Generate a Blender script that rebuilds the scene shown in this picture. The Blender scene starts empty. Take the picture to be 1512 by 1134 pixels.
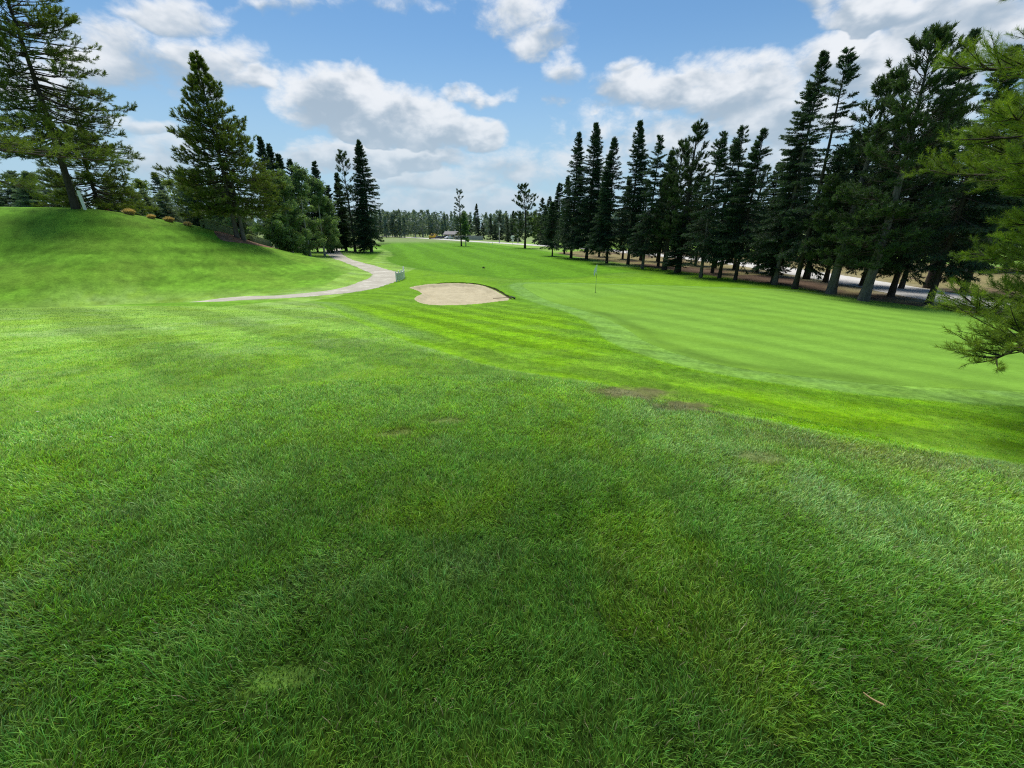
# Golf course on a summer day: rough, green, bunker, cart path, spruce row and pines.
import bpy, math, random
import numpy as np

C = bpy.context.scene.collection
R = math.radians

# ---- terrain: smooth surface through spot heights (x, y, z) estimated from image coordinates ----
EYE = 1.65
SPOTS = [(0,-6,-.9),(-8,-6,-.8),(8,-6,-1.2),(0,0,-1.65),(-3,0,-1.6),(3,0,-1.8),(-10,0,-1.45),(-20,0,-1.3),(10,0,-2.2),(20,0,-2.9),
 (0,3,-1.95),(0,6,-2.27),(0,10,-2.72),(0,15,-3.3),(0,20,-3.9),(0,25,-4.4),(2,30,-4.7),(0,36,-4.75),
 (-5,5,-2.05),(-10,8,-2.3),(-15,14,-2.78),(-22.3,18,-3.24),(-18.2,19.5,-3.46),(-12,18,-3.35),(-19.5,24,-3.98),(-21.5,22.2,-3.82),(-22,27,-4.95),(-24,26,-4.95),(-26,25,-4.85),(-20.3,28.7,-4.6),(-30,16,-3.0),(-40,10,-2.2),
 (-28,24,-4.65),(-32,22,-4.2),(-28,29,-3.6),(-16,30.5,-4.6),(-12.8,33.7,-4.6),(-12.5,39.7,-4.65),(-13.4,45.2,-4.65),(-21.3,59.6,-4.6),(-31.6,77.8,-4.45),(-40,100,-4.2),(-28,88,-4.45),
 (-36.8,31,-1.92),(-31,30,-2.32),(-27.3,34,-3.15),(-22.7,40,-4.0),(-25,52,-4.05),(-45.6,40,1.85),(-38,40,1.66),(-34,44,.5),(-32.2,46,.12),(-32,51,-.9),(-32.3,58,-2.3),(-33.7,66,-3.8),(-37,58,-1.9),(-31,72,-4.5),
 (-50,34,1.3),(-60,40,2.3),(-52,55,.5),(-44,47.5,.75),(-44,56,-.2),(-45,68,-1.2),(-60,75,.6),(-75,70,1.5),(-80,100,-1.5),(-55,100,-3.6),(-44,84,-3.6),
 (-8,60,-4.75),(0,80,-4.85),(10,100,-4.9),(0,140,-5),(-60,140,-4.9),(-110,140,-3.5),(-120,60,1),
 (5.5,3.9,-2.42),(10.7,8,-3.2),(8,8.4,-3.1),(5,12,-3.25),(15,16,-3.95),(10,20,-4.05),(20,25,-4.45),(8,28,-4.5),(19.8,31,-4.5),(7,36.4,-4.5),(13,34,-4.47),(3,37,-4.72),
 (20,37,-4.9),(12,41,-4.95),(6,44,-4.95),(24,30,-4.85),(25,41,-4.95),(14,70,-4.95),(8,90,-4.95),(30,60,-5),(36,40,-5),(36,26,-4.9),(34,14,-4.3),(60,40,-5),(60,90,-5),(60,0,-3.8),(40,150,-5)]
_S = np.array(SPOTS, float)
def _u(r2):
    return np.where(r2 > 1e-9, .5*r2*np.log(np.maximum(r2, 1e-9)), 0)
def _fit():
    p = _S[:, :2]/50; n = len(p)
    K = _u(((p[:, None]-p[None])**2).sum(-1)) + .002*np.eye(n)
    P = np.c_[np.ones(n), p]
    A = np.block([[K, P], [P.T, np.zeros((3, 3))]])
    return np.linalg.solve(A, np.r_[_S[:, 2], np.zeros(3)])
_W = _fit()
def height(x, y):
    """ground height above the point where the viewer stands"""
    x = np.atleast_1d(np.asarray(x, float)); y = np.atleast_1d(np.asarray(y, float))
    sh = x.shape; q = np.c_[x.ravel(), y.ravel()]; out = np.empty(len(q))
    for i in range(0, len(q), 20000):
        c = q[i:i+20000]; r = np.hypot(c[:, 0], c[:, 1])
        cl = c*np.minimum(1, 170/np.maximum(r, 1e-6))[:, None]/50
        z = _u(((cl[:, None]-_S[None, :, :2]/50)**2).sum(-1))@_W[:-3] + _W[-3] + cl@_W[-2:]
        k = np.clip((r-110)/60, 0, 1); k = k*k*(3-2*k)
        out[i:i+20000] = z*(1-k) - 5.0*k
    z = out.reshape(sh) + EYE
    return z
def h1(x, y): return float(height([x], [y])[0])


# ---- plan positions in metres, mostly back-projected from image pixels (x to the right, y ahead) ----
MOW_EDGE = [(-12.28, 23.83), (-10.59, 22.67), (-3.86, 11.79), (-1.56, 8.64), (-0.2, 7.14), (1.38, 6.37), (2.23, 5.59), (3.11, 5.01), (4.37, 4.34), (5.61, 3.93)]
GREEN = [(0.98, 38.06), (2.75, 38.99), (7.31, 36.7), (10.82, 36.58), (14.14, 36.02), (22.47, 35.34), (26.47, 30.45), (27.24, 26.63), (26.13, 20.81), (23.65, 16.66),
 (19.68, 12.71), (14.02, 9.04), (10.89, 8.17), (8.85, 8.07), (7.04, 8.16), (5.2, 8.75), (4.43, 9.81), (4.07, 12.12), (4.34, 15.41), (4.35, 19.66), (3.73, 24.25),
 (2.15, 30.15)]
BUNKER = [(-8.77, 35.86), (-8.11, 37.66), (-6.92, 38.85), (-4.8, 39.41), (-3.15, 38.52), (-1.99, 36.36), (-0.96, 33.16), (-0.1, 29.37), (-0.96, 28.04), (-2.38, 26.0),
 (-3.9, 24.83), (-5.04, 24.91), (-5.95, 26.27), (-6.7, 28.41), (-6.9, 30.19), (-6.84, 31.54), (-7.41, 33.24), (-8.07, 34.53)]
PATH = [(-25.5, 25.2, 2.9), (-22.5, 26.8, 2.9), (-19.37, 28.98, 2.9), (-16.96, 29.34, 2.9), (-15.24, 30.72, 2.9), (-13.58, 32.83, 2.9), (-12.82, 35.23, 3.0),
 (-12.61, 39.12, 3.2), (-12.84, 43.72, 3.4), (-14.74, 49.3, 3.1), (-18.92, 56.63, 2.9), (-23.09, 62.07, 2.7), (-29.08, 73.15, 2.7), (-32.83, 80.01, 2.7),
 (-37.22, 90.28, 2.7), (-40.35, 99.94, 2.7)]
ROAD = [(32.61, 23.38), (33.71, 32.23), (34.58, 41.97), (35.22, 52.26), (35.1, 64.61), (31.39, 81.96), (23.71, 105.44), (14.43, 125.25), (0.97, 155.33), (-15.92, 183.43),
 (-41.91, 233.57), (-72.18, 281.49), (-92.78, 306.6)]
MULCH = [(-31.85, 47.2), (-32.16, 50.6), (-32.49, 54.5), (-32.65, 58.5), (-33.46, 65), (-31.68, 60), (-30.16, 54), (-29.17, 49), (-29.03, 46), (-29.63, 44.5)]
WOODFLOOR = [(8.8, 95.36), (11.72, 79.4), (15.5, 68.29), (18.86, 58.36), (21.55, 51.28), (23.04, 44.46), (24.79, 38.12), (25.06, 32.61), (25.67, 28.92), (27.2, 25.73),
 (26.76, 21.35), (25.06, 16.86)]
FAIR = [(-25.4, 89.75), (-22.94, 77.71), (-18.56, 65.01), (-14.15, 57.29), (-5.79, 47.83), (0.98, 43.82), (6.97, 46.42), (11.81, 51.52), (17.24, 53.16), (19.4, 49.91), (14, 60),
 (8, 100), (-20, 180), (-60, 180)]
ROW = [(7.74, 83, 9.33, 'spruce', 2.56), (10.54, 77, 19.39, 'spruce', 3.65), (12.78, 74, 20.2, 'spruce', 4.05), (14.54, 66, 16.88, 'spruce', 2.97),
 (17.29, 64, 18.36, 'spruce', 3.1), (17.67, 58, 15.51, 'sparse', 2.56), (20.81, 61, 14.41, 'spruce', 2.43), (19.96, 56, 14.53, 'pine', 2.12),
 (20.58, 53, 15.87, 'pine', 2.38), (20.89, 47, 14.0, 'sparse', 2.56), (24.44, 52, 14.22, 'sparse', 2.29), (22.47, 46, 14.19, 'sparse', 2.16),
 (23.17, 44, 13.49, 'spruce', 2.97), (24.89, 40, 17.96, 'spruce', 3.1), (24.87, 37, 17.14, 'sparse', 2.7), (25.89, 34, 14.54, 'pine', 2.38),
 (25.32, 30, 15.46, 'pine', 3.06), (29.91, 33, 16.99, 'spruce', 2.7), (29.12, 29, 14.69, 'spruce', 2.7)]
BACK = [(11.12, 92, 14.57, 2.02), (16.53, 82, 13.96, 2.02), (19.24, 75, 12.8, 2.13), (21.53, 72, 11.73, 1.9), (23.63, 70, 12.3, 2.02), (25.57, 66, 11.37, 2.02),
 (26.51, 62, 11.48, 2.13), (27.39, 58, 10.46, 2.13), (29.12, 56, 11.38, 2.24), (29.86, 52, 11.94, 2.24), (29.29, 48, 12.93, 2.35), (31.24, 45, 11.85, 2.24),
 (31.13, 42, 12.72, 2.35), (32.37, 39, 12.66, 2.35), (34.23, 37, 14.07, 2.46), (37.62, 38, 14.76, 2.46), (37.68, 35, 14.81, 2.58), (20.05, 52, 6.53, 1.68),
 (25.22, 41, 7.13, 1.79), (27.75, 33, 8.95, 2.02)]
ACROSS = [(13.91, 125, 11.53), (18.79, 118, 11.46), (23.77, 110, 11.33), (28.96, 105, 11.34), (33.57, 98, 11.48), (37.61, 92, 11.72), (41.47, 86, 11.88), (44.29, 80, 12.49),
 (46.26, 74, 12.73), (48.22, 68, 13.19), (50.75, 64, 13.55), (52.55, 60, 13.8), (55.71, 58, 13.89), (59.16, 56, 14.3), (62.94, 54, 14.66)]
LEFT = {'pine_edge': (-20.7, 16.0, 13.5, 4.9), 'pine_lean': (-38.9, 40, 19.0, 4.7), 'pine_twin': (-30.72, 49, 16.8, 4.6), 'pine_twin2': (-30.19, 50.5, 13.87, 4.0)}
SPIRES = [(-38.42, 72, 16.26, 2.2), (-38.11, 74, 15.82, 2.0), (-37.86, 76, 15.09, 2.0), (-37.44, 78, 14.67, 2.0), (-35.61, 84, 15.57, 2.2), (-36.75, 82, 12.71, 1.9),
 (-35.53, 88, 11.97, 1.6)]
CLUMP = [(-31.82, 88, 17.82, 2.6), (-28.67, 88.5, 19.96, 3.7), (-34.39, 90, 14.45, 2.0)]
ASPENS = [(-31.94, 63, 11.09, 3.2), (-31.28, 67, 12.42, 3.4), (-32.07, 74, 12.14, 3.2), (-33.09, 61, 9.31, 3.0), (-34.14, 82, 9.57, 2.4)]
HILLSPRUCE = [(-68.82, 60, 4.36, 3.0), (-67.58, 62, 5.27, 3.2), (-60.71, 58, 4.66, 2.9), (-63.21, 63, 5.43, 3.1), (-58.45, 60, 4.53, 2.6), (-58.29, 66, 5.07, 2.8),
 (-52.46, 62, 4.47, 2.4), (-52.17, 64, 4.38, 2.2), (-60.64, 78, 8.55, 2.0), (-50.89, 66, 4.61, 2.2), (-50.36, 70, 7.74, 2.6), (-45.59, 66, 8.7, 2.6),
 (-42.08, 64, 8.29, 2.8), (-38.65, 62, 7.6, 2.6)]
HILLASPEN = [(-87.58, 82, 8.91, 3.2), (-68.31, 84, 8.69, 3.0), (-64.41, 86, 9.74, 3.4), (-64.62, 90, 11.24, 3.2)]
MID = [(-15.45, 133, 15.33), (-14.2, 134, 9.88), (-17.15, 215, 16.12), (-14.79, 220, 7.43), (-10.23, 210, 9.7), (-5.99, 208, 11.41), (-8.14, 205, 7.85), (-20.92, 225, 9.08),
 (3.45, 116, 14.33), (-2.31, 190, 9.79), (0.56, 185, 11.74), (3.28, 180, 10.55), (-1.61, 175, 6.43), (9.89, 150, 14.43), (12.41, 148, 14.7), (7.98, 155, 10.67),
 (10.56, 140, 11.44), (10.27, 165, 9.63), (13.4, 135, 12.11)]
LONEX = (3.36, 113.37)
FLAG = (6.35, 31.91)
FENCE = (-11.12, 41.39)
FENCE_PTS = [(-10.85, 39.73), (-10.72, 40.57), (-10.71, 41.73), (-10.98, 43.26), (-11.53, 45.34)]
CART = (-50.62, 52, 2.23)
LOW_PINE = (-41.71, 45.5)
POST = (-38.17, 40.08)
POST_H = (-38.78, 41, 1.3)
BIN = (-41.84, 46, 1.33)
ORN = [(-35.83, 41.68), (-34.71, 42.73), (-33.74, 43.64), (-32.28, 44.02)]
HEDGE = [[(-32.51, 46.6), (-32.45, 48.2), (-32.45, 50), (-32.38, 51.6)], [(-32.49, 54), (-32.49, 56.2), (-32.73, 58.8)]]
SIGN = (0.23, 152, 2.78)
POLES = [(-4.79, 165, 7.3), (2.16, 158, 9.9)]
FARFENCE = [(-27.88, 215), (-13.61, 205)]
HOUSE = (-32.17, 235, 3.55)
MACH = [(-42.58, 232, 1.89), (-41.86, 236, 1.84)]
CARS = [(-35.56, 228, 1.12), (-32.17, 224, 1.18), (-38.53, 231, 1.06)]
MARKERS = [(-7.53, 142.4), (-6.42, 142.3)]
RAKE = [(-1.0, 29.25), (0.05, 29.77)]
CLOD = (-3.7, 55.67)
DIRT = [((1.91, 5.96), 0.72, 0.2), ((2.57, 3.65), 0.3, 0.12), ((2.44, 5.37), 0.5, 0.12), ((-0.78, 4.27), 0.25, 0.1), ((-1.21, 3.87), 0.2, 0.08), ((-0.98, 1.18), 0.18, 0.08),
 ((8.74, 8.74), 0.0, 0.0)]
NEAR_BOUGHS = [(6.12, 5.79, 0.58), (5.51, 4.8, 0.21), (5.86, 4.74, 0.34), (6.43, 4.89, 0.44), (7.21, 6.26, 0.68), (7.61, 6.4, 1.06), (7.94, 7.08, 1.73), (8.9, 8.71, 3.78), (9.3, 9.67, 4.63), (8.6, 7.99, 3.02)]
CLOUD_BLOBS = [
 ('A', -38.6, 14.0, 4.9, 2.4, 10.0, 0.6),
 ('A', -32.5, 14.7, 6.2, 2.1, 8.0, 0.6),
 ('A', -33.4, 17.7, 3.9, 1.5, 10.0, 0.6),
 ('A', -27.5, 14.5, 2.5, 0.8, 7.0, 0.6),
 ('B', -19.6, 13.0, 5.9, 2.9, 4.0, 0.95),
 ('B', -14.7, 11.7, 7.4, 3.1, 2.0, 0.95),
 ('B', -9.4, 10.6, 4.8, 2.6, 1.0, 0.95),
 ('B', -3.9, 10.5, 2.8, 1.8, 0.0, 0.95),
 ('B', -16.7, 7.6, 10.4, 1.5, 2.0, 0.95),
 ('C', 1.4, 21.3, 4.1, 1.9, -1.0, 0.45),
 ('C', 3.4, 19.4, 3.2, 1.6, -2.0, 0.45),
 ('C', 5.9, 16.2, 2.0, 1.8, -2.0, 0.45),
 ('D', 17.2, 14.1, 7.0, 1.9, -5.0, 0.75),
 ('D', 24.2, 13.2, 6.9, 3.2, -6.0, 0.75),
 ('D', 29.1, 10.3, 6.9, 2.4, -6.0, 0.75),
 ('D', 34.4, 14.3, 4.6, 2.3, -10.0, 0.75),
 ('D', 38.5, 13.3, 5.0, 2.5, -11.0, 0.75),
 ('D', 41.4, 15.0, 5.6, 2.6, -13.0, 0.75),
 ('D', 36.9, 17.3, 5.5, 1.2, -13.0, 0.75),
 ('E', 30.0, 19.4, 4.1, 0.7, -11.0, 0.36),
 ('E', 16.1, 11.7, 4.4, 2.5, -4.0, 0.36),
 ('E', 12.6, 16.2, 1.6, 1.0, -4.0, 0.36),
 ('F', -37.6, 8.9, 2.6, 0.8, 6.0, 0.45),
 ('F', -36.9, 6.4, 4.5, 2.1, 4.0, 0.45),
 ('F', -43.8, 11.0, 3.1, 3.0, 10.0, 0.45),
 ('G', -5.2, 14.5, 4.3, 0.7, 1.0, 0.38),
 ('G', -11.4, 5.6, 10.0, 1.6, 1.0, 0.38),
 ('G', 0.3, 7.6, 7.5, 1.9, -1.0, 0.38),
 ('G', 7.8, 6.8, 7.2, 2.2, -1.0, 0.38),
 ('G', 28.5, 7.0, 10.8, 3.5, -4.0, 0.38),
 ('G', 39.3, 8.1, 5.4, 2.8, -7.0, 0.38),
 ('G', -4.8, 3.0, 13.7, 1.6, -0.0, 0.38),
 ('G', -21.8, 8.1, 5.2, 1.2, 3.0, 0.38),
 ('G', 19.2, 9.9, 10.2, 2.9, -4.0, 0.38),
 ('H', -14.3, 21.3, 5.7, 0.7, 4.0, 0.24),
 ('H', -23.7, 19.9, 3.9, 0.6, 7.0, 0.24)]
LITTER = [('stick', 1.47, 1.12, 2.2, 0.07, 'short pale dry stick in the grass at lower right', 1), ('leaf', -5.33, 4.22, 0.4, 0.03, 'white fallen leaf on the left lawn, the larger of two', 3), ('leaf', -3.86, 3.53, 1.4, 0.025, 'small pale fallen leaf on the left lawn, nearer than the white one', 4)]
SKY_TINT = (.84, 1.14, 1.24, 1.)
HAZE = (4.4, 6.2, 7.6, 1.)
LOWCLOUD = (5.1, 6.4, 7.5, 1.)
CLOUD_DARK = (3.9, 4.9, 6.0, 1.)
CLOUD_LIGHT = (8.7, 9.0, 9.4, 1.)
SKY_STRENGTH = .1
SUN_STRENGTH, SUN_ANGLE = 4.9, 34.


# =====================================================================
# helpers
# =====================================================================
def nrm(v):
    return v/np.maximum(np.linalg.norm(v, axis=-1, keepdims=True), 1e-9)

def hash2(ix, iy, seed):
    h = (ix.astype(np.int64)*374761393 + iy.astype(np.int64)*668265263 + seed*974711) & 0xffffffff
    h = ((h ^ (h >> 13))*1274126177) & 0xffffffff
    return ((h ^ (h >> 16)) & 0xffff)/65535.0

def noise2(x, y, seed=0):
    ix, iy = np.floor(x), np.floor(y); fx, fy = x-ix, y-iy
    ux, uy = fx*fx*(3-2*fx), fy*fy*(3-2*fy)
    a, b = hash2(ix, iy, seed), hash2(ix+1, iy, seed)
    c, d = hash2(ix, iy+1, seed), hash2(ix+1, iy+1, seed)
    return (a*(1-ux)+b*ux)*(1-uy)+(c*(1-ux)+d*ux)*uy

def fbm(x, y, seed=0, octv=4):
    s, a, t = 0, 1., 0
    for o in range(octv):
        s = s+a*noise2(x*2**o+o*17.3, y*2**o-o*9.1, seed+o); t += a; a *= .5
    return s/t

def sstep(a, b, x):
    k = np.clip((x-a)/(b-a), 0, 1)
    return k*k*(3-2*k)

def inside(px, py, poly):
    poly = np.array(poly); R_ = np.zeros(px.shape, bool); n = len(poly); lo, hi = poly.min(0), poly.max(0)
    close = (px >= lo[0]) & (px <= hi[0]) & (py >= lo[1]) & (py <= hi[1]); px, py = px[close], py[close]; r = np.zeros(px.shape, bool)
    for i in range(n):
        x1, y1 = poly[i]; x2, y2 = poly[(i+1) % n]
        if y1 == y2: continue
        c = ((y1 > py) != (y2 > py)) & (px < (x2-x1)*(py-y1)/(y2-y1)+x1)
        r ^= c
    R_[close] = r
    return R_

def dist_line(px, py, pts, closed=False, reach=9.):
    """distance to a polyline, and the length along it at the nearest place"""
    pts = np.array(pts)[:, :2]; n = len(pts); lo, hi = pts.min(0)-reach, pts.max(0)+reach
    close = (px > lo[0]) & (px < hi[0]) & (py > lo[1]) & (py < hi[1]); D, A = np.full(px.shape, 99.), np.zeros(px.shape)
    px, py = px[close], py[close]; best = np.full(px.shape, 1e9); along = np.zeros(px.shape); acc = 0
    for i in range(n if closed else n-1):
        a, b = pts[i], pts[(i+1) % n]; d = b-a; l2 = d@d
        t = np.clip(((px-a[0])*d[0]+(py-a[1])*d[1])/l2, 0, 1)
        q = np.hypot(px-a[0]-t*d[0], py-a[1]-t*d[1])
        m = q < best; best[m] = q[m]; along[m] = (acc+t*math.sqrt(l2))[m]; acc += math.sqrt(l2)
    D[close] = best; A[close] = along
    return D, A

def spline(pts, n, closed=False):
    """Catmull-Rom through the points, n steps per span"""
    p = np.array(pts, float); m = len(p); out = []
    for i in range(m if closed else m-1):
        g = (lambda k: p[k % m]) if closed else (lambda k: p[min(max(k, 0), m-1)])
        p0, p1, p2, p3 = g(i-1), g(i), g(i+1), g(i+2)
        for k in range(n):
            t = k/n
            out.append(.5*(2*p1+(p2-p0)*t+(2*p0-5*p1+4*p2-p3)*t*t+(3*p1-p0-3*p2+p3)*t**3))
    if not closed: out.append(p[-1])
    return np.array(out)

class MB:
    """collects vertices, faces, material slots and a tint per vertex, then links ONE mesh"""
    def __init__(s):
        s.v, s.t, s.f, s.n = [], [], [], 0
    def add(s, V, faces, tint=.5, slot=0, smooth=False):
        V = np.asarray(V, float).reshape(-1, 3); f = np.asarray(faces, np.int64)
        s.v.append(V); s.t.append(np.broadcast_to(np.asarray(tint, float), (len(V),)).copy())
        s.f.append((f+s.n, slot, smooth)); s.n += len(V)
    def tris(s, T, tint, slot=0):
        M = len(T); s.add(T.reshape(-1, 3), np.arange(M*3).reshape(M, 3), np.repeat(tint, 3) if np.ndim(tint) == 1 else np.asarray(tint).ravel(), slot)
    def tubes(s, P, rad, sides=5, tint=.5, slot=0, cap=False):
        """P (N,K,3) centre lines, rad (N,K)"""
        P = np.asarray(P, float); N, K = P.shape[:2]; rad = np.broadcast_to(rad, (N, K))
        T = nrm(np.gradient(P, axis=1)); up = np.zeros_like(T); up[..., 2] = 1
        flat = np.abs(T[..., 2]) > .9; up[flat] = (1, 0, 0)
        A = nrm(np.cross(T, up)); B = np.cross(T, A)
        th = np.arange(sides)/sides*2*np.pi
        V = P[:, :, None]+rad[:, :, None, None]*(np.cos(th)[:, None]*A[:, :, None]+np.sin(th)[:, None]*B[:, :, None])
        i = np.arange(N)[:, None, None]*K*sides; k = np.arange(K-1)[None, :, None]*sides
        j = np.arange(sides)[None, None]; j2 = (j+1) % sides
        F = np.stack([i+k+j, i+k+j2, i+k+sides+j2, i+k+sides+j], -1).reshape(-1, 4)
        s.add(V, F, np.broadcast_to(tint, (N*K*sides,)) if np.ndim(tint) == 0 else np.repeat(tint, K*sides), slot, True)
        if cap:
            for q in range(N):
                base = V[q].reshape(-1, 3)
                for row, rev in ((0, True), (K-1, False)):
                    ring = base[row*sides:(row+1)*sides]
                    s.add(ring, [list(range(sides))[::-1] if rev else list(range(sides))], .5, slot)
    def box(s, c, size, rz=0, slot=0, taper=1., bevel=0.):
        x, y, z = [d/2 for d in size]; c = np.array(c, float); cs, sn = math.cos(rz), math.sin(rz)
        b = min(bevel, x*.9, y*.9, z*.9)
        if b <= 0:
            V = np.array([(i*x*(taper if k > 0 else 1), j*y*(taper if k > 0 else 1), k*z) for k in (-1, 1) for j in (-1, 1) for i in (-1, 1)])
            F = [(0, 2, 3, 1), (4, 5, 7, 6), (0, 1, 5, 4), (2, 6, 7, 3), (0, 4, 6, 2), (1, 3, 7, 5)]
            V = np.c_[V[:, 0]*cs-V[:, 1]*sn, V[:, 0]*sn+V[:, 1]*cs, V[:, 2]]+c
            s.add(V, F, .5, slot)
        else:                                            # chamfered: an outline lofted through four heights
            def ring(f, zz):
                xx, yy = x*f, y*f
                o = [(xx-b, -yy), (xx, -yy+b), (xx, yy-b), (xx-b, yy), (-xx+b, yy), (-xx, yy-b), (-xx, -yy+b), (-xx+b, -yy)]
                return [(p, q, zz) for p, q in o]
            rings = [[(p*(1-b/x), q*(1-b/y), zz) for p, q, zz in ring(1, -z)], ring(1, -z+b), ring(taper, z-b), [(p*(1-b/x), q*(1-b/y), zz) for p, q, zz in ring(taper, z)]]
            V = np.array(sum(rings, [])); F = []
            for k in range(3):
                for j in range(8): F.append((k*8+j, k*8+(j+1) % 8, k*8+8+(j+1) % 8, k*8+8+j))
            V = np.c_[V[:, 0]*cs-V[:, 1]*sn, V[:, 0]*sn+V[:, 1]*cs, V[:, 2]]+c
            n0 = s.n; s.add(V, F, .5, slot)
            s.f.append((np.array([list(range(7, -1, -1))])+n0, slot, False)); s.f.append((np.array([list(range(24, 32))])+n0, slot, False))
    def build(s, name, mats, parent=None, loc=None):
        me = bpy.data.meshes.new(name); V = np.concatenate(s.v)
        tot = [f[0].shape for f in s.f]; nl = sum(a*b for a, b in tot); nf = sum(a for a, b in tot)
        me.vertices.add(len(V)); me.vertices.foreach_set('co', V.astype(np.float32).ravel())
        me.loops.add(nl); me.polygons.add(nf)
        me.loops.foreach_set('vertex_index', np.concatenate([f[0].ravel() for f in s.f]).astype(np.int32))
        ls = np.cumsum(np.r_[0, np.concatenate([np.full(a, b) for a, b in tot])])[:-1]
        me.polygons.foreach_set('loop_start', ls.astype(np.int32))
        me.polygons.foreach_set('material_index', np.concatenate([np.full(len(f[0]), f[1]) for f in s.f]).astype(np.int32))
        me.polygons.foreach_set('use_smooth', np.concatenate([np.full(len(f[0]), f[2]) for f in s.f]))
        at = me.attributes.new('tint', 'FLOAT', 'POINT'); at.data.foreach_set('value', np.concatenate(s.t).astype(np.float32))
        for m in (mats if isinstance(mats, (list, tuple)) else [mats]): me.materials.append(m)
        me.update(calc_edges=True)
        o = bpy.data.objects.new(name, me); C.objects.link(o); o.parent = parent
        if loc is not None: o.location = loc
        return o

def tag(o, label, cat, group=None, kind=None):
    if label: o['label'] = label
    if cat: o['category'] = cat
    if group: o['group'] = group
    if kind: o['kind'] = kind
    return o

def thing(name, label, cat, loc=(0, 0, 0), rz=0., group=None):
    o = bpy.data.objects.new(name, None); C.objects.link(o); o.empty_display_size = .3
    o.location = loc; o.rotation_euler = (0, 0, rz)
    return tag(o, label, cat, group)

def dup(root, loc, rz, scale, label, group):
    r = root.copy(); C.objects.link(r); r.location = loc; r.rotation_euler = (0, 0, rz); r.scale = scale
    r['label'] = label; r['group'] = group
    for ch in list(root.children):
        c = ch.copy(); C.objects.link(c); c.parent = r
    return r

def grid_mesh(name, V, nu, nv, mat, close_u=False, col=None):
    """V (nu*nv,3) rows of nv"""
    i = np.arange(nu if close_u else nu-1)[:, None]; j = np.arange(nv-1)[None]; i2 = (i+1) % nu
    F = np.stack([i*nv+j, i2*nv+j, i2*nv+j+1, i*nv+j+1], -1).reshape(-1, 4)
    m = MB(); m.add(V, F, .5, 0, True); o = m.build(name, mat)
    if col is not None: set_col(o, col)
    return o

def set_col(o, col):
    a = o.data.attributes.new('Col', 'FLOAT_COLOR', 'POINT')
    a.data.foreach_set('color', np.c_[col, np.ones(len(col))].astype(np.float32).ravel())

# =====================================================================
# materials
# =====================================================================
class NT:
    def __init__(s, nt): s.nt = nt
    def n(s, t, **k):
        q = s.nt.nodes.new(t)
        for a, b in k.items(): setattr(q, a, b)
        return q
    def put(s, sock, v):
        if hasattr(v, 'is_output'): s.nt.links.new(v, sock)
        else: sock.default_value = v
    def m(s, op, a, b=None, c=None, clamp=False):
        q = s.n('ShaderNodeMath', operation=op, use_clamp=clamp)
        s.put(q.inputs[0], a)
        if b is not None: s.put(q.inputs[1], b)
        if c is not None: s.put(q.inputs[2], c)
        return q.outputs[0]
    def mix(s, f, a, b, blend='MIX'):
        q = s.n('ShaderNodeMix', data_type='RGBA', blend_type=blend, clamp_factor=True)
        s.put(q.inputs[0], f); s.put(q.inputs[6], a); s.put(q.inputs[7], b); return q.outputs[2]
    def noise(s, vec, scale, detail=4, rough=.55, dist=0.):
        q = s.n('ShaderNodeTexNoise'); q.inputs['Scale'].default_value = scale; q.inputs['Detail'].default_value = detail
        q.inputs['Roughness'].default_value = rough; q.inputs['Distortion'].default_value = dist
        if vec is not None: s.nt.links.new(vec, q.inputs['Vector'])
        return q.outputs['Fac']
    def attr(s, name): return s.n('ShaderNodeAttribute', attribute_name=name)
    def rng(s, v, a, b, c=0., d=1., smooth=False):
        q = s.n('ShaderNodeMapRange', clamp=True, interpolation_type='SMOOTHSTEP' if smooth else 'LINEAR')
        s.put(q.inputs[0], v)
        for k, x in zip((1, 2, 3, 4), (a, b, c, d)): s.put(q.inputs[k], x)
        return q.outputs[0]

def c4(c): return (c[0], c[1], c[2], 1.)

def new_mat(name):
    m = bpy.data.materials.new(name); m.use_nodes = True; m.node_tree.nodes.clear()
    t = NT(m.node_tree); out = t.n('ShaderNodeOutputMaterial')
    return m, t, out

def solid(name, col, rough=.6, var=.25, scale=8., bump=.1, metal=0., spec=.4, col2=None):
    """a plain surface with worn, uneven colour"""
    m, t, out = new_mat(name); tc = t.n('ShaderNodeTexCoord').outputs['Object']
    f = t.noise(tc, scale, 5, .6); f2 = t.noise(tc, scale*7, 3, .6)
    k = t.rng(t.m('ADD', t.m('MULTIPLY', f, .7), t.m('MULTIPLY', f2, .3)), .3, .7)
    c = t.mix(k, c4([x*(1-var) for x in col]), c4(col2 or [min(1, x*(1+var)) for x in col]))
    b = t.n('ShaderNodeBsdfPrincipled'); t.put(b.inputs['Base Color'], c); b.inputs['Roughness'].default_value = rough
    b.inputs['Metallic'].default_value = metal; b.inputs['Specular IOR Level'].default_value = spec
    if bump:
        bp = t.n('ShaderNodeBump'); bp.inputs['Strength'].default_value = bump; bp.inputs['Distance'].default_value = .02
        t.put(bp.inputs['Height'], f2); t.put(b.inputs['Normal'], bp.outputs[0])
    t.put(out.inputs[0], b.outputs[0]); return m

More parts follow.
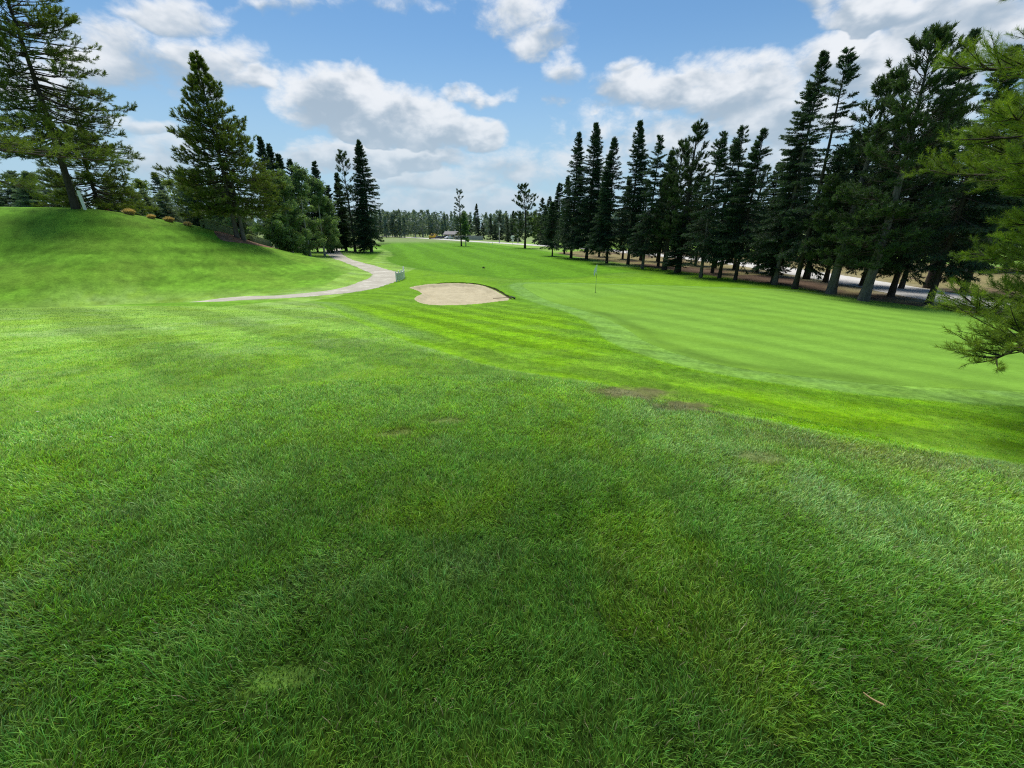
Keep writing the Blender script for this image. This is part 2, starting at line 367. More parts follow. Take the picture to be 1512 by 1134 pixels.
def leafy(name, dark, light, trans=.3, spec=.25, rough=.55):
    """foliage: dark inside to light outside by the mesh's own tint, part of the light passes through"""
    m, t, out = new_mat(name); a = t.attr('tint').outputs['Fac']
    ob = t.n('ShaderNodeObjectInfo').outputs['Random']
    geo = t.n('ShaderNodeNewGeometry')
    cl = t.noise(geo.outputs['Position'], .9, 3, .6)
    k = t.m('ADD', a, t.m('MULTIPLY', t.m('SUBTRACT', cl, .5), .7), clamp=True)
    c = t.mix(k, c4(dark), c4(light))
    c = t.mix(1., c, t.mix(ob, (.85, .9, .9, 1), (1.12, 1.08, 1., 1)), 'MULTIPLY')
    b = t.n('ShaderNodeBsdfPrincipled'); t.put(b.inputs['Base Color'], c); b.inputs['Roughness'].default_value = rough
    b.inputs['Specular IOR Level'].default_value = spec
    tr = t.n('ShaderNodeBsdfTranslucent'); t.put(tr.inputs['Color'], t.mix(1., c, (1.25, 1.3, .55, 1), 'MULTIPLY'))
    mx = t.n('ShaderNodeMixShader'); mx.inputs[0].default_value = trans
    t.put(mx.inputs[1], b.outputs[0]); t.put(mx.inputs[2], tr.outputs[0]); t.put(out.inputs[0], mx.outputs[0]); return m

def bark(name, dark, light, scale=6.):
    m, t, out = new_mat(name); tc = t.n('ShaderNodeTexCoord').outputs['Object']
    mp = t.n('ShaderNodeMapping'); mp.inputs['Scale'].default_value = (1, 1, .25); t.put(mp.inputs['Vector'], tc)
    f = t.noise(mp.outputs[0], scale, 6, .7, .4); f2 = t.noise(mp.outputs[0], scale*5, 4, .7)
    k = t.rng(t.m('ADD', t.m('MULTIPLY', f, .6), t.m('MULTIPLY', f2, .4)), .35, .65)
    b = t.n('ShaderNodeBsdfPrincipled'); t.put(b.inputs['Base Color'], t.mix(k, c4(dark), c4(light)))
    b.inputs['Roughness'].default_value = .85; b.inputs['Specular IOR Level'].default_value = .15
    bp = t.n('ShaderNodeBump'); bp.inputs['Strength'].default_value = .7; bp.inputs['Distance'].default_value = .03
    t.put(bp.inputs['Height'], k); t.put(b.inputs['Normal'], bp.outputs[0]); t.put(out.inputs[0], b.outputs[0]); return m

def turf(name, fine=1.):
    """short grass seen as a surface: mown colour from the mesh, blades as fine grain and bump"""
    m, t, out = new_mat(name); pos = t.n('ShaderNodeNewGeometry').outputs['Position']
    col = t.attr('Col').outputs['Color']
    n0 = t.noise(pos, 1.1, 8, .72); n1 = t.noise(pos, 3.2, 5, .65); nA = t.noise(pos, 9., 3, .7); n2 = t.noise(pos, 24., 4, .7); n3 = t.noise(pos, 95., 3, .7)
    g = t.m('ADD', t.m('ADD', t.m('MULTIPLY', n0, .24), t.m('MULTIPLY', n1, .18)), t.m('ADD', t.m('MULTIPLY', nA, .26), t.m('ADD', t.m('MULTIPLY', n2, .18), t.m('MULTIPLY', n3, .14))))
    k = t.rng(g, .405, .595)
    lo = t.mix(1., col, (1-.42*fine, 1-.38*fine, 1-.45*fine, 1), 'MULTIPLY'); hi = t.mix(1., col, (1+.38*fine, 1+.30*fine, 1+.35*fine, 1), 'MULTIPLY')
    b = t.n('ShaderNodeBsdfPrincipled'); t.put(b.inputs['Base Color'], t.mix(k, lo, hi)); b.inputs['Roughness'].default_value = .9
    b.inputs['Specular IOR Level'].default_value = .06
    bp = t.n('ShaderNodeBump'); bp.inputs['Strength'].default_value = .55; bp.inputs['Distance'].default_value = .03
    t.put(bp.inputs['Height'], g); t.put(b.inputs['Normal'], bp.outputs[0]); t.put(out.inputs[0], b.outputs[0]); return m

def blades(name, trans=.35):
    m, t, out = new_mat(name); col = t.attr('Col').outputs['Color']
    b = t.n('ShaderNodeBsdfPrincipled'); t.put(b.inputs['Base Color'], col); b.inputs['Roughness'].default_value = .38
    b.inputs['Specular IOR Level'].default_value = .38
    tr = t.n('ShaderNodeBsdfTranslucent'); t.put(tr.inputs['Color'], t.mix(1., col, (1.1, 1.25, .5, 1), 'MULTIPLY'))
    mx = t.n('ShaderNodeMixShader'); mx.inputs[0].default_value = trans
    t.put(mx.inputs[1], b.outputs[0]); t.put(mx.inputs[2], tr.outputs[0]); t.put(out.inputs[0], mx.outputs[0]); return m

def grainy(name, a, b_, scale, bump=.3, streak=None, pale=None, dist=.02):
    """sand, gravel, asphalt: two tones, grain, wear"""
    m, t, out = new_mat(name); pos = t.n('ShaderNodeNewGeometry').outputs['Position']; v = pos
    if streak:
        mp = t.n('ShaderNodeMapping'); mp.inputs['Scale'].default_value = streak; t.put(mp.inputs['Vector'], pos); v = mp.outputs[0]
    n1 = t.noise(v, .8, 5, .6); n2 = t.noise(pos, scale, 4, .75); n3 = t.noise(v, 3.5, 4, .6, .6)
    g = t.m('ADD', t.m('MULTIPLY', n1, .4), t.m('ADD', t.m('MULTIPLY', n2, .35), t.m('MULTIPLY', n3, .25)))
    c = t.mix(t.rng(g, .36, .64), c4(a), c4(b_))
    if pale: c = t.mix(t.rng(n1, .56, .7), c, c4(pale))
    b = t.n('ShaderNodeBsdfPrincipled'); t.put(b.inputs['Base Color'], c); b.inputs['Roughness'].default_value = .9
    b.inputs['Specular IOR Level'].default_value = .15
    bp = t.n('ShaderNodeBump'); bp.inputs['Strength'].default_value = bump; bp.inputs['Distance'].default_value = dist
    t.put(bp.inputs['Height'], g); t.put(b.inputs['Normal'], bp.outputs[0]); t.put(out.inputs[0], b.outputs[0]); return m

M = {}
M['turf'] = turf('mown_turf'); M['turf_fine'] = turf('putting_turf', .45); M['blades'] = blades('grass_blades')
M['sand'] = grainy('bunker_sand', (.35, .295, .18), (.54, .465, .30), 18, .9, None, None, .05)
M['path'] = grainy('path_gravel', (.33, .30, .235), (.50, .465, .375), 14, .8, None, (.58, .545, .45), .04)
M['road'] = grainy('road_surface', (.50, .475, .44), (.62, .595, .55), 12, .2)
M['mulch'] = grainy('bark_mulch', (.10, .05, .03), (.26, .15, .09), 14, 1., None, (.34, .24, .15), .06)
M['soil'] = solid('soil', (.08, .055, .03), .95, .5, 9, .6)
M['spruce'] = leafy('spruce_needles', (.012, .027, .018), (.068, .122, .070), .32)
M['spruce_far'] = leafy('distant_spruce_needles', (.03, .05, .04), (.09, .125, .075), .2)  # paler copy of the spruce needles, distance haze put into the colour
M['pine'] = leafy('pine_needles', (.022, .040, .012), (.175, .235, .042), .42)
M['pine_row'] = leafy('shaded_pine_needles', (.012, .027, .015), (.080, .135, .055), .32)  # darker copy of the pine needles, shade put into the colour
M['pine_near'] = leafy('near_pine_needles', (.018, .040, .010), (.28, .40, .055), .45, .3, .45)
M['aspen'] = leafy('aspen_leaves', (.075, .125, .060), (.27, .39, .17), .42)
M['aspen_pale'] = leafy('pale_aspen_leaves', (.10, .15, .04), (.33, .43, .12), .42)
M['blue'] = leafy('blue_spruce_needles', (.07, .11, .085), (.30, .38, .28), .32)
M['far'] = leafy('hazy_wood_leaves', (.095, .13, .115), (.25, .30, .23), .22)  # distance haze painted in as paler, bluer leaf colour
M['bark'] = bark('grey_bark', (.05, .042, .036), (.20, .18, .155))
M['bark_dark'] = bark('dark_bark', (.02, .016, .013), (.085, .07, .058))
M['bark_pale'] = bark('aspen_bark', (.16, .15, .13), (.46, .44, .40), 3)
M['twig'] = bark('twig_bark', (.025, .02, .015), (.09, .075, .06), 20)
M['white'] = solid('white_paint', (.8, .79, .76), .5, .06, 6, .05)
M['grey'] = solid('weathered_grey', (.34, .33, .31), .8, .2, 4, .1)
M['black'] = solid('black_rubber', (.02, .02, .022), .7, .3, 10, .1)
M['metal'] = solid('dull_metal', (.42, .43, .44), .45, .15, 6, .05, .6)
M['red'] = solid('dark_red_paint', (.20, .035, .03), .5, .2, 6, .05)
M['tan'] = solid('tan_siding', (.48, .34, .18), .8, .12, 3, .1)
M['roof'] = solid('grey_shingles', (.24, .22, .21), .85, .25, 6, .2)
M['yellow'] = solid('yellow_machine_paint', (.72, .47, .04), .5, .15, 5, .05)
M['glass'] = solid('dark_glass', (.03, .04, .05), .12, .2, 3, 0, 0, .6)
M['carpaint_dark'] = solid('dark_car_paint', (.04, .045, .055), .3, .15, 3, 0)
M['carpaint_white'] = solid('white_car_paint', (.7, .7, .7), .3, .05, 3, 0)
M['reed'] = leafy('feather_reed_grass', (.30, .20, .09), (.68, .50, .28), .35)
M['hedge'] = leafy('clipped_hedge_leaves', (.09, .13, .06), (.38, .44, .26), .25)
M['wood'] = solid('rake_wood', (.16, .11, .06), .7, .3, 12, .1)
M['flagcloth'] = solid('flag_cloth', (.72, .76, .78), .8, .06, 5, .05, 0, .2)
# =====================================================================
# the ground
# =====================================================================
GREEN_S = spline(GREEN, 6, True); BUNKER_S = spline(BUNKER, 6, True)
MOW_S = spline(MOW_EDGE, 6); PATH_S = spline(PATH, 5); ROAD_S = spline(ROAD, 5); FLOOR_S = spline(WOODFLOOR, 4)
FAIR_S = spline(FAIR, 4, True)
_floor_poly = [tuple(p) for p in FLOOR_S]+[(60, 10), (70, 60), (40, 110), (20, 105)]
_mow_poly = [tuple(p) for p in MOW_S]+[(30, 3), (30, 60), (-12.6, 60)]

def cover(x, y):
    """what grows where: colour (n,3) and blade length, blade density factors"""
    sh = x.shape; r = np.hypot(x, y)
    lo = fbm(x*.35, y*.35, 3); mid = fbm(x*1.3, y*1.3, 7); fine = fbm(x*5, y*5, 11, 3); big = fbm(x*.09, y*.09, 21, 3)
    base = np.zeros(sh+(3,)); base[:] = (.215, .372, .062)
    # rough in front of the viewer: foreground shade put into its darker green; thicker, with yellow and blue-green patches
    e, al = dist_line(x, y, MOW_S); mow = inside(x, y, _mow_poly)
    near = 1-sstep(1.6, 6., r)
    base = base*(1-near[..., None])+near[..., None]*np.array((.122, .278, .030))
    pal = sstep(.50, .66, .55*lo+.45*fbm(x*1.1+5, y*1.1, 37))[..., None]; base = base*(1-.55*pal)+.55*pal*np.array((.25, .375, .125))
    yel = sstep(.56, .70, fbm(x*1.3+9, y*1.3, 31))[..., None]; base = base*(1-.5*yel)+.5*yel*np.array((.21, .36, .025))
    # stripes on the cut left of the bunker
    st = .5+.5*np.sin((x*.62+y*.78)*2*np.pi/3.0+1.5*lo); far = sstep(5, 9, r)*(1-sstep(.0, 1., mow*1.))
    base *= (1+.26*(sstep(.3, .7, st)-.5)*far)[..., None]
    # mown bank between the rough and the green
    k = mow.astype(float)*1.0
    bank = np.array((.165, .335, .006)); sb = .5+.5*np.sin(e*2*np.pi/1.7+mid+2*lo)
    bk = bank*(1+.34*(sstep(.3, .7, sb)-.5))[..., None]
    bk = bk*(1-.35*pal)+.35*pal*np.array((.17, .31, .05))
    far2 = sstep(16, 26, y); bk = bk*(1-.45*far2[..., None])+.45*far2[..., None]*np.array((.085, .20, .018))
    s = np.where(mow, sstep(0, .12, e-.10*(fine-.5)), 0)
    base = base*(1-s[..., None])+s[..., None]*bk
    # pale stripe and yellow stripe along the cut
    w1 = np.exp(-((e-.7-.0*al)/.5)**2)*mow*sstep(9, 12, r); base = base*(1-.5*w1[..., None])+.5*w1[..., None]*np.array((.20, .34, .10))
    # apron round the green
    g, _ = dist_line(x, y, GREEN_S, True); ing = inside(x, y, GREEN_S); g = np.where(ing, -g, g)
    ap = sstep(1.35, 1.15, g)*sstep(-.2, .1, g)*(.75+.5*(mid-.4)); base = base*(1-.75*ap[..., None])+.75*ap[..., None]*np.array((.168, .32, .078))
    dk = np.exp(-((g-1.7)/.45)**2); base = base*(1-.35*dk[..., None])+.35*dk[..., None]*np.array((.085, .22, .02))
    # fairway beyond the bunker and the left hill
    fw = inside(x, y, FAIR_S); fd, _ = dist_line(x, y, FAIR_S, True)
    k = np.where(fw, sstep(0, .5, fd), 0)[..., None]
    fs = .5+.5*np.sin((x*.95+y*.3)*2*np.pi/7+2*big)
    base = base*(1-k)+k*np.array((.100, .245, .010))*(1+.18*(sstep(.3, .7, fs)-.5))[..., None]
    edge = (np.exp(-((fd-.0)/.9)**2)*.3)[..., None]; base = base*(1-edge)+edge*np.array((.05, .14, .015))
    pd, _ = dist_line(x, y, PATH_S); hill = sstep(1.5, 6, pd)*((x < -14) & (y > 20) & (y < 95) & (x < -9-.2*y))
    hs = .5+.5*np.sin((height(x, y)*1.0+.05*y)*2*np.pi/1.15+3*big)
    hc = np.array((.120, .270, .020))*(1+.26*(sstep(.25, .75, hs)-.5)+.30*(mid-.5)+.6*(fbm(x*3.3, y*3.3, 27, 3)-.5)+.4*(fbm(x*.5, height(x, y)*4, 17, 3)-.5))[..., None]
    hy = sstep(.45, .7, lo)[..., None]; hc = hc*(1-.4*hy)+.4*hy*np.array((.155, .265, .03))
    base = base*(1-hill[..., None])+hill[..., None]*hc
    # under and behind the trees on the right: needles, dry grass
    fl = inside(x, y, _floor_poly); de, _ = dist_line(x, y, FLOOR_S)
    k = np.where(fl, sstep(0, 1.5, de+1.2*(mid-.5)), 0)[..., None]
    dry = sstep(.40, .62, fbm(x*.3, y*.3, 41)+.035*np.minimum(de, 8)-.1)[..., None]
    fc = np.array((.125, .085, .058))*(1-dry)+dry*np.array((.23, .20, .09))
    base = base*(1-k)+k*fc
    # beyond the road: pale meadow; far: dull green
    rd, _ = dist_line(x, y, ROAD_S); beyond = sstep(150, 200, r)[..., None]
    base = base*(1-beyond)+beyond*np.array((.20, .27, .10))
    sh_ = np.exp(-(np.maximum(rd-3.2, 0)/1.2)**2)*(r > 20)*sstep(.3, .5, mid); base = base*(1-.6*sh_[..., None])+.6*sh_[..., None]*np.array((.33, .30, .20))
    # wood floor behind the left hill
    wl = sstep(0, 5, -37-x-.03*y)*sstep(62, 70, y)*(1-sstep(150, 180, r)); base = base*(1-wl[..., None])+wl[..., None]*np.array((.05, .05, .025))
    length = np.where(mow, .022, .044*(1-.45*sstep(7, 15, r))); dens = np.where(mow, .8, 1.)*np.where(g < 1.2, 0, 1)
    for (px, py), a, b in DIRT:                          # worn, bare places
        if a <= 0: continue
        q = np.hypot((x-px)*.8+(y-py)*.35, (y-py)*1.5-(x-px)*.5)/a; q = q+(.75 if a > .6 else 1.1)*(fbm(x*6+2, y*6, 51)-.5)
        k = sstep(1.1, .45, q); w = .75 if a > .4 else (.18 if py < 2 else .45)
        base = base*(1-w*k[..., None])+w*k[..., None]*np.array((.150, .115, .070)); dens = dens*(1-.93*w*k); length = length*(1-.4*k)
    # thin, straw-mixed strip just under the bank
    tn = np.exp(-((e-.45)/.5)**2)*(~mow)*sstep(.8, 2.2, x)*sstep(.42, .6, mid)
    base = base*(1-.55*tn[..., None])+.55*tn[..., None]*np.array((.19, .20, .09)); dens = dens*(1-.45*tn)
    ws = sstep(.56, .66, fbm(x*.9+4, y*.9+2, 61))*sstep(.3, 1.5, x)*near*sstep(.40, .55, fine)
    base = base*(1-.45*ws[..., None])+.45*ws[..., None]*np.array((.18, .23, .10)); dens = dens*(1-.25*ws)
    tuft = fbm(x*11, y*11, 83, 2); base = base*(1+.30*(mid-.5)+.34*(fine-.5)+.55*(tuft-.5)*(r < 14))[..., None]
    return base, length, dens

th = np.r_[np.linspace(-180, -76, 40)[:-1], np.linspace(-76, 76, 560), np.linspace(76, 180, 40)[1:-1]]
th = np.radians(th); rr = np.r_[0, np.geomspace(.22, 3500, 760)]
X = np.sin(th)[:, None]*rr[None]; Y = np.cos(th)[:, None]*rr[None]
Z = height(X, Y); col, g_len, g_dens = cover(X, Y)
dp, _ = dist_line(X, Y, BUNKER_S, True); inb = inside(X, Y, BUNKER_S); Z = Z-np.where(inb, .62*sstep(.05, .7, dp), 0)
_sh = np.interp(np.hypot(X, Y), [2, 4, 7, 12, 20], [.16, .30, .62, .90, 1.]); ground_col = col*np.where(g_len < .03, .5+.5*_sh, _sh)[..., None]  # ground darkened near the viewer: shade in the gaps between blades painted in
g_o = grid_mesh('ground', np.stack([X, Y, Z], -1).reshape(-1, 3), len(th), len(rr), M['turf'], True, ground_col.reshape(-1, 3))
g_o['kind'] = 'structure'

def star_sheet(name, outline, mat, lift, col=None, rings=60, dip=None):
    """a sheet inside a closed outline, lying on the ground"""
    P = np.array(outline)[:, :2]; c = P.mean(0); s = np.linspace(0, 1, rings)**.8
    Q = c+s[None, :, None]*(P-c)[:, None]
    x, y = Q[..., 0], Q[..., 1]; z = height(x, y)+lift*np.clip((1-s)*rings*.25, 0.15, 1)[None]
    if dip is not None: z = z+dip(x, y)
    o = grid_mesh(name, np.stack([x, y, z], -1).reshape(-1, 3), len(P), rings, mat, True, None if col is None else col(x, y).reshape(-1, 3))
    o['kind'] = 'structure'; return o

def green_col(x, y):
    ph = (x*.93+y*.37+2.2*fbm(x*.13, y*.13, 5))/2.3; st = .5+.5*np.sin(ph*2*np.pi); st = np.clip(st+.9*(hash2(np.floor(ph), np.floor(ph)*0, 3)-.5)+.6*(fbm(x*.5, y*.25, 55)-.5), 0, 1); big = fbm(x*.15, y*.15, 77); fn = fbm(x*.4, y*2.2, 13)
    c = np.array((.158, .31, .036))*(1+.19*(st-.5)*np.clip(.2+1.6*fbm(x*.12+2, y*.12, 33), 0, 1.3)+.22*(big-.5)+.22*(fn-.5))[..., None]
    y_ = sstep(.5, .7, fbm(x*.25+3, y*.25, 15))[..., None]
    d, _ = dist_line(x, y, GREEN_S, True); dip = np.exp(-((d-.45)/.42)**2)*sstep(12, 4.5, x)*sstep(30, 20, y); c = c*(1-.33*dip)[..., None]  # shading of a rolled shoulder painted as a dark crescent; surface stays flat
    return c*(1-.45*y_)+.45*y_*np.array((.165, .32, .025))
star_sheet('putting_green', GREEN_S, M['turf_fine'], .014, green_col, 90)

def sand_dip(x, y):
    d, _ = dist_line(x, y, BUNKER_S, True); return -.03-.30*sstep(.0, .8, d)+.14*(fbm(x*.7, y*.7, 9)-.5)*sstep(.2, .8, d)+.05*(fbm(x*3, y*3, 19)-.5)+.02*np.sin((x*.9+y*.35+.8*fbm(x*.6, y*.6, 29))*2*np.pi/.55)*sstep(.3, .8, d)
star_sheet('sand_bunker', spline(BUNKER, 14, True), M['sand'], .05, None, 90, sand_dip)

def strip(name, line, widths, mat, lift, n=9, ragged=.0):
    P = np.array(line)[:, :2]; T = nrm(np.gradient(P, axis=0)); N = np.c_[T[:, 1], -T[:, 0]]; w = np.broadcast_to(widths, (len(P),))
    s = np.linspace(-.5, .5, n); k = np.arange(len(P))
    wob = np.stack([noise2(k*.7, k*0+3., 5), noise2(k*.7, k*0+8., 6)], 1)-.5
    Q = P[:, None]+N[:, None]*(s[None, :, None]*w[:, None, None])
    Q = Q+N[:, None]*(ragged*np.where(s[None, :, None] < 0, wob[:, None, :1], wob[:, None, 1:])*(np.abs(s)*2)[None, :, None]**4)
    x, y = Q[..., 0], Q[..., 1]; z = height(x, y)+lift*(1-.9*(np.abs(s)*2)**6)[None]
    o = grid_mesh(name, np.stack([x, y, z], -1).reshape(-1, 3), len(P), n, mat); o['kind'] = 'structure'; return o
PL = spline(PATH, 30); strip('cart_path', PL, PL[:, 2], M['path'], .06, 11, .25)
RL = spline(ROAD, 30); strip('road', RL, 5.4, M['road'], .09, 9, .2)
star_sheet('mulch_bed', spline(MULCH, 10, True), M['mulch'], .08, None, 30)
# eroded lip of the bunker: overhanging turf edge with dark soil under it
def bunker_lip():
    seg = [(-6.9, 38.95), (-4.8, 39.5), (-3.1, 38.6), (-1.95, 36.4), (-.9, 33.2), (-.02, 29.4)]
    L_ = spline(seg, 26); n = len(L_); x, y = L_.T; T = nrm(np.gradient(L_, axis=0)); N = np.c_[-T[:, 1], T[:, 0]]
    k = np.arange(n); hgt = (.04+.10*sstep(n*.45, n*.75, k))*(.75+.5*noise2(k*.35, k*0., 8))*np.minimum(1, (n-1-k)/8)*np.minimum(1, k/8)+.01
    rows = []
    for off, up in ((-.06, -.02), (.02, .45), (-.02, .85), (.10, 1.0), (.5, .75), (1.1, -.05)):
        q = L_+N*(off+.05*(noise2(k*.6, k*0+off*10, 3)-.5)[:, None]); rows.append(np.c_[q, height(q[:, 0], q[:, 1])+hgt*up+(.0 if up < 0 else .01)])
    V = np.stack(rows, 1); m = MB(); nr = len(rows)
    i = np.arange(n-1)[:, None]; j = np.arange(nr-1)[None]
    F = np.stack([i*nr+j, (i+1)*nr+j, (i+1)*nr+j+1, i*nr+j+1], -1)
    m.add(V.reshape(-1, 3), F[:, :1].reshape(-1, 4), .5, 0, True); m.add(V.reshape(-1, 3), F[:, 1:].reshape(-1, 4), .5, 1, True)
    o = m.build('bunker_lip', [M['soil'], M['turf']]); o['kind'] = 'structure'
    c, _, _ = cover(V[..., 0], V[..., 1]); c = c.reshape(-1, 3)*1.1; set_col(o, np.r_[c, c])
bunker_lip()

# ---- grass blades standing in the near turf: nobody could count them ----
def grass():
    rng = np.random.default_rng(4)
    rs = np.linspace(.35, 27, 600); dn = np.interp(rs, [.35, 1.5, 2.5, 4, 6, 9, 14, 20, 27], [17000, 15500, 12000, 7800, 4800, 2700, 1200, 480, 0]); an = np.radians(np.interp(rs, [.35, 4, 12, 27], [80, 70, 62, 58]))
    cum = np.cumsum(dn*rs*2*an)*(rs[1]-rs[0]); n = int(cum[-1]); r = np.interp(rng.random(n)*cum[-1], cum, rs); t = rng.uniform(-1, 1, n)*np.interp(r, rs, an)
    P = np.c_[r*np.sin(t), r*np.cos(t)]
    x, y = P.T
    # what grows at each root, read off the ground grid
    fi = np.interp(t, th, np.arange(len(th))); fj = np.interp(r, rr, np.arange(len(rr))); i0 = np.minimum(fi.astype(int), len(th)-2); j0 = np.minimum(fj.astype(int), len(rr)-2); wi, wj = fi-i0, fj-j0
    def read(A):
        e = (slice(None),)+(None,)*(A.ndim-2)
        return (A[i0, j0]*((1-wi)*(1-wj))[e]+A[i0+1, j0]*(wi*(1-wj))[e]+A[i0, j0+1]*((1-wi)*wj)[e]+A[i0+1, j0+1]*(wi*wj)[e])
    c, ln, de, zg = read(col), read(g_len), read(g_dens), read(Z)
    keep = rng.random(len(P)) < de
    pd, _ = dist_line(x, y, PATH_S); keep &= (pd > 1.6)&~inside(x, y, BUNKER_S); x, y, c, ln, z = x[keep], y[keep], c[keep], ln[keep], zg[keep]; n = len(x); print('grass blades', n)
    r = np.hypot(x, y)
    L_ = ln*rng.uniform(.55, 1.6, n)*(1+.5*(fbm(x*2, y*2, 5)-.5)); long_ = rng.random(n) < .03; L_ = np.where(long_, L_*1.6, L_)
    w = np.interp(r, [.5, 2, 5, 10, 18, 26], [.0026, .0032, .0048, .0080, .014, .02])*rng.uniform(.7, 1.3, n)
    sw = fbm(x*1.6, y*1.6, 91, 3)*4*np.pi; az = sw+rng.normal(0, 1.25, n); lean = rng.uniform(.2, 1.2, n)
    h = np.c_[np.cos(az), np.sin(az), np.zeros(n)]; up = np.array((0, 0, 1.))
    d1 = h*np.sin(lean*.55)[:, None]+up*np.cos(lean*.55)[:, None]; d2 = h*np.sin(lean*1.15)[:, None]+up*np.cos(lean*1.15)[:, None]
    tw = rng.uniform(-.9, .9, n); sd = np.c_[-np.sin(az+tw), np.cos(az+tw), np.zeros(n)]*(w/2)[:, None]
    p0 = np.c_[x, y, z-.004]; p1 = p0+d1*(L_*.55)[:, None]; p2 = p1+d2*(L_*.5)[:, None]
    # colour: each blade its own green, some straw; middle distance raised to offset self-shadow
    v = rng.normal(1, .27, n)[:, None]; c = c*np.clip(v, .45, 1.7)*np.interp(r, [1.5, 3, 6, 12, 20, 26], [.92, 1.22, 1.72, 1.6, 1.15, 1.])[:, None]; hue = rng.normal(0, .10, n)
    c = c*np.c_[1+hue*1.4, np.ones(n), 1-hue]; straw = rng.random(n) < .018*(1+1.5*(fbm(x*.7, y*.7, 71) > .58)); c[straw] = np.array((.30, .27, .13))*rng.uniform(.6, 1.2, straw.sum())[:, None]
    c = np.clip(c, .004, .8)
    a = r < 6.5; b = ~a; m = MB(); cols = []
    V = np.stack([p0[a]-sd[a], p0[a]+sd[a], p1[a]+sd[a]*.9, p1[a]-sd[a]*.9, p2[a]], 1); k = np.arange(a.sum())[:, None]*5
    m.add(V, k+np.array([[0, 1, 2, 3]]), .5, 0, True); m.f.append((k+np.array([[3, 2, 4]]), 0, True))
    cols.append((c[a][:, None]*np.array([[.30]*3, [.30]*3, [.95]*3, [.98]*3, [1.8, 1.65, 2.4]])[None]).reshape(-1, 3))  # root occlusion and tip highlights painted into the blade colour
    V = np.stack([p0[b]-sd[b], p0[b]+sd[b], p0[b]*.0+p1[b]*.4+p2[b]*.6], 1); k = np.arange(b.sum())[:, None]*3
    m.add(V, k+np.array([[0, 1, 2]]), .5, 0, True)
    cols.append((c[b][:, None]*np.array([[.55]*3, [.55]*3, [1.45, 1.40, 1.7]])[None]).reshape(-1, 3))  # farther blades: milder painted root shade and tip highlight
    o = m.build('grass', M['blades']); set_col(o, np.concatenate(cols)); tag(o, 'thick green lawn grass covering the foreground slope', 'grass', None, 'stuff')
grass()
# =====================================================================
# trees
# =====================================================================
def lerp_pts(P, s):
    """points and tangents at fraction s along each polyline; P (N,K,3), s (N,)"""
    K = P.shape[1]; f = np.clip(s, 0, .999)*(K-1); i = f.astype(int); t = (f-i)[:, None]; k = np.arange(len(P))
    return P[k, i]*(1-t)+P[k, i+1]*t, nrm(P[k, i+1]-P[k, i])

def fins(m, base, d, ln, nb, bl, bw, spread, rng, tint, slot=0, start=.1, jitter=.3):
    """nb narrow leaflets along and around each twig"""
    N = len(base); s = start+(1-start)*(np.arange(nb)[None]+rng.random((N, nb)))/nb
    p = base[:, None]+d[:, None]*(ln[:, None]*s)[..., None]
    rv = rng.normal(size=(N, nb, 3)); pr = nrm(rv-(rv*d[:, None]).sum(-1, keepdims=True)*d[:, None])
    sp = np.clip(spread*(1+jitter*rng.normal(size=(N, nb))), .1, 1.6)[..., None]
    bd = nrm(d[:, None]*np.cos(sp)+pr*np.sin(sp)); sd = nrm(np.cross(bd, rng.normal(size=(N, nb, 3))))
    l = (bl*rng.uniform(.7, 1.25, (N, nb)))[..., None]; w = (bw*rng.uniform(.7, 1.3, (N, nb)))[..., None]/2
    T = np.stack([p-sd*w, p+sd*w, p+bd*l], 2).reshape(-1, 3, 3)
    tn = (tint[:, None]+rng.normal(0, .10, (N, nb)))
    tt = np.stack([tn-.12, tn-.12, tn+.12], -1).reshape(-1)
    m.tris(T, np.clip(tt, 0, 1).reshape(-1, 3), slot)

def trunk_mesh(h, r0, rng, bend=.0, sides=10, flare=1.35, top=.98, lean=(0, 0)):
    k = 14; z = np.linspace(0, h*top, k); P = np.zeros((1, k, 3)); P[0, :, 2] = z
    P[0, :, 0] = bend*np.sin(z/h*3.+rng.uniform(0, 6))*(z/h)+lean[0]*z/h; P[0, :, 1] = bend*np.sin(z/h*2.3+rng.uniform(0, 6))*(z/h)+lean[1]*z/h
    P[0, 0, 2] = -.25
    rad = r0*(1-(z/h)*.96)**.85; rad[0] *= flare; rad[1] *= 1.03
    m = MB(); m.tubes(P, rad[None], sides); return m, P[0]

def axis_at(axis, z):
    return np.c_[np.interp(z, axis[:, 2], axis[:, 0]), np.interp(z, axis[:, 2], axis[:, 1]), z]

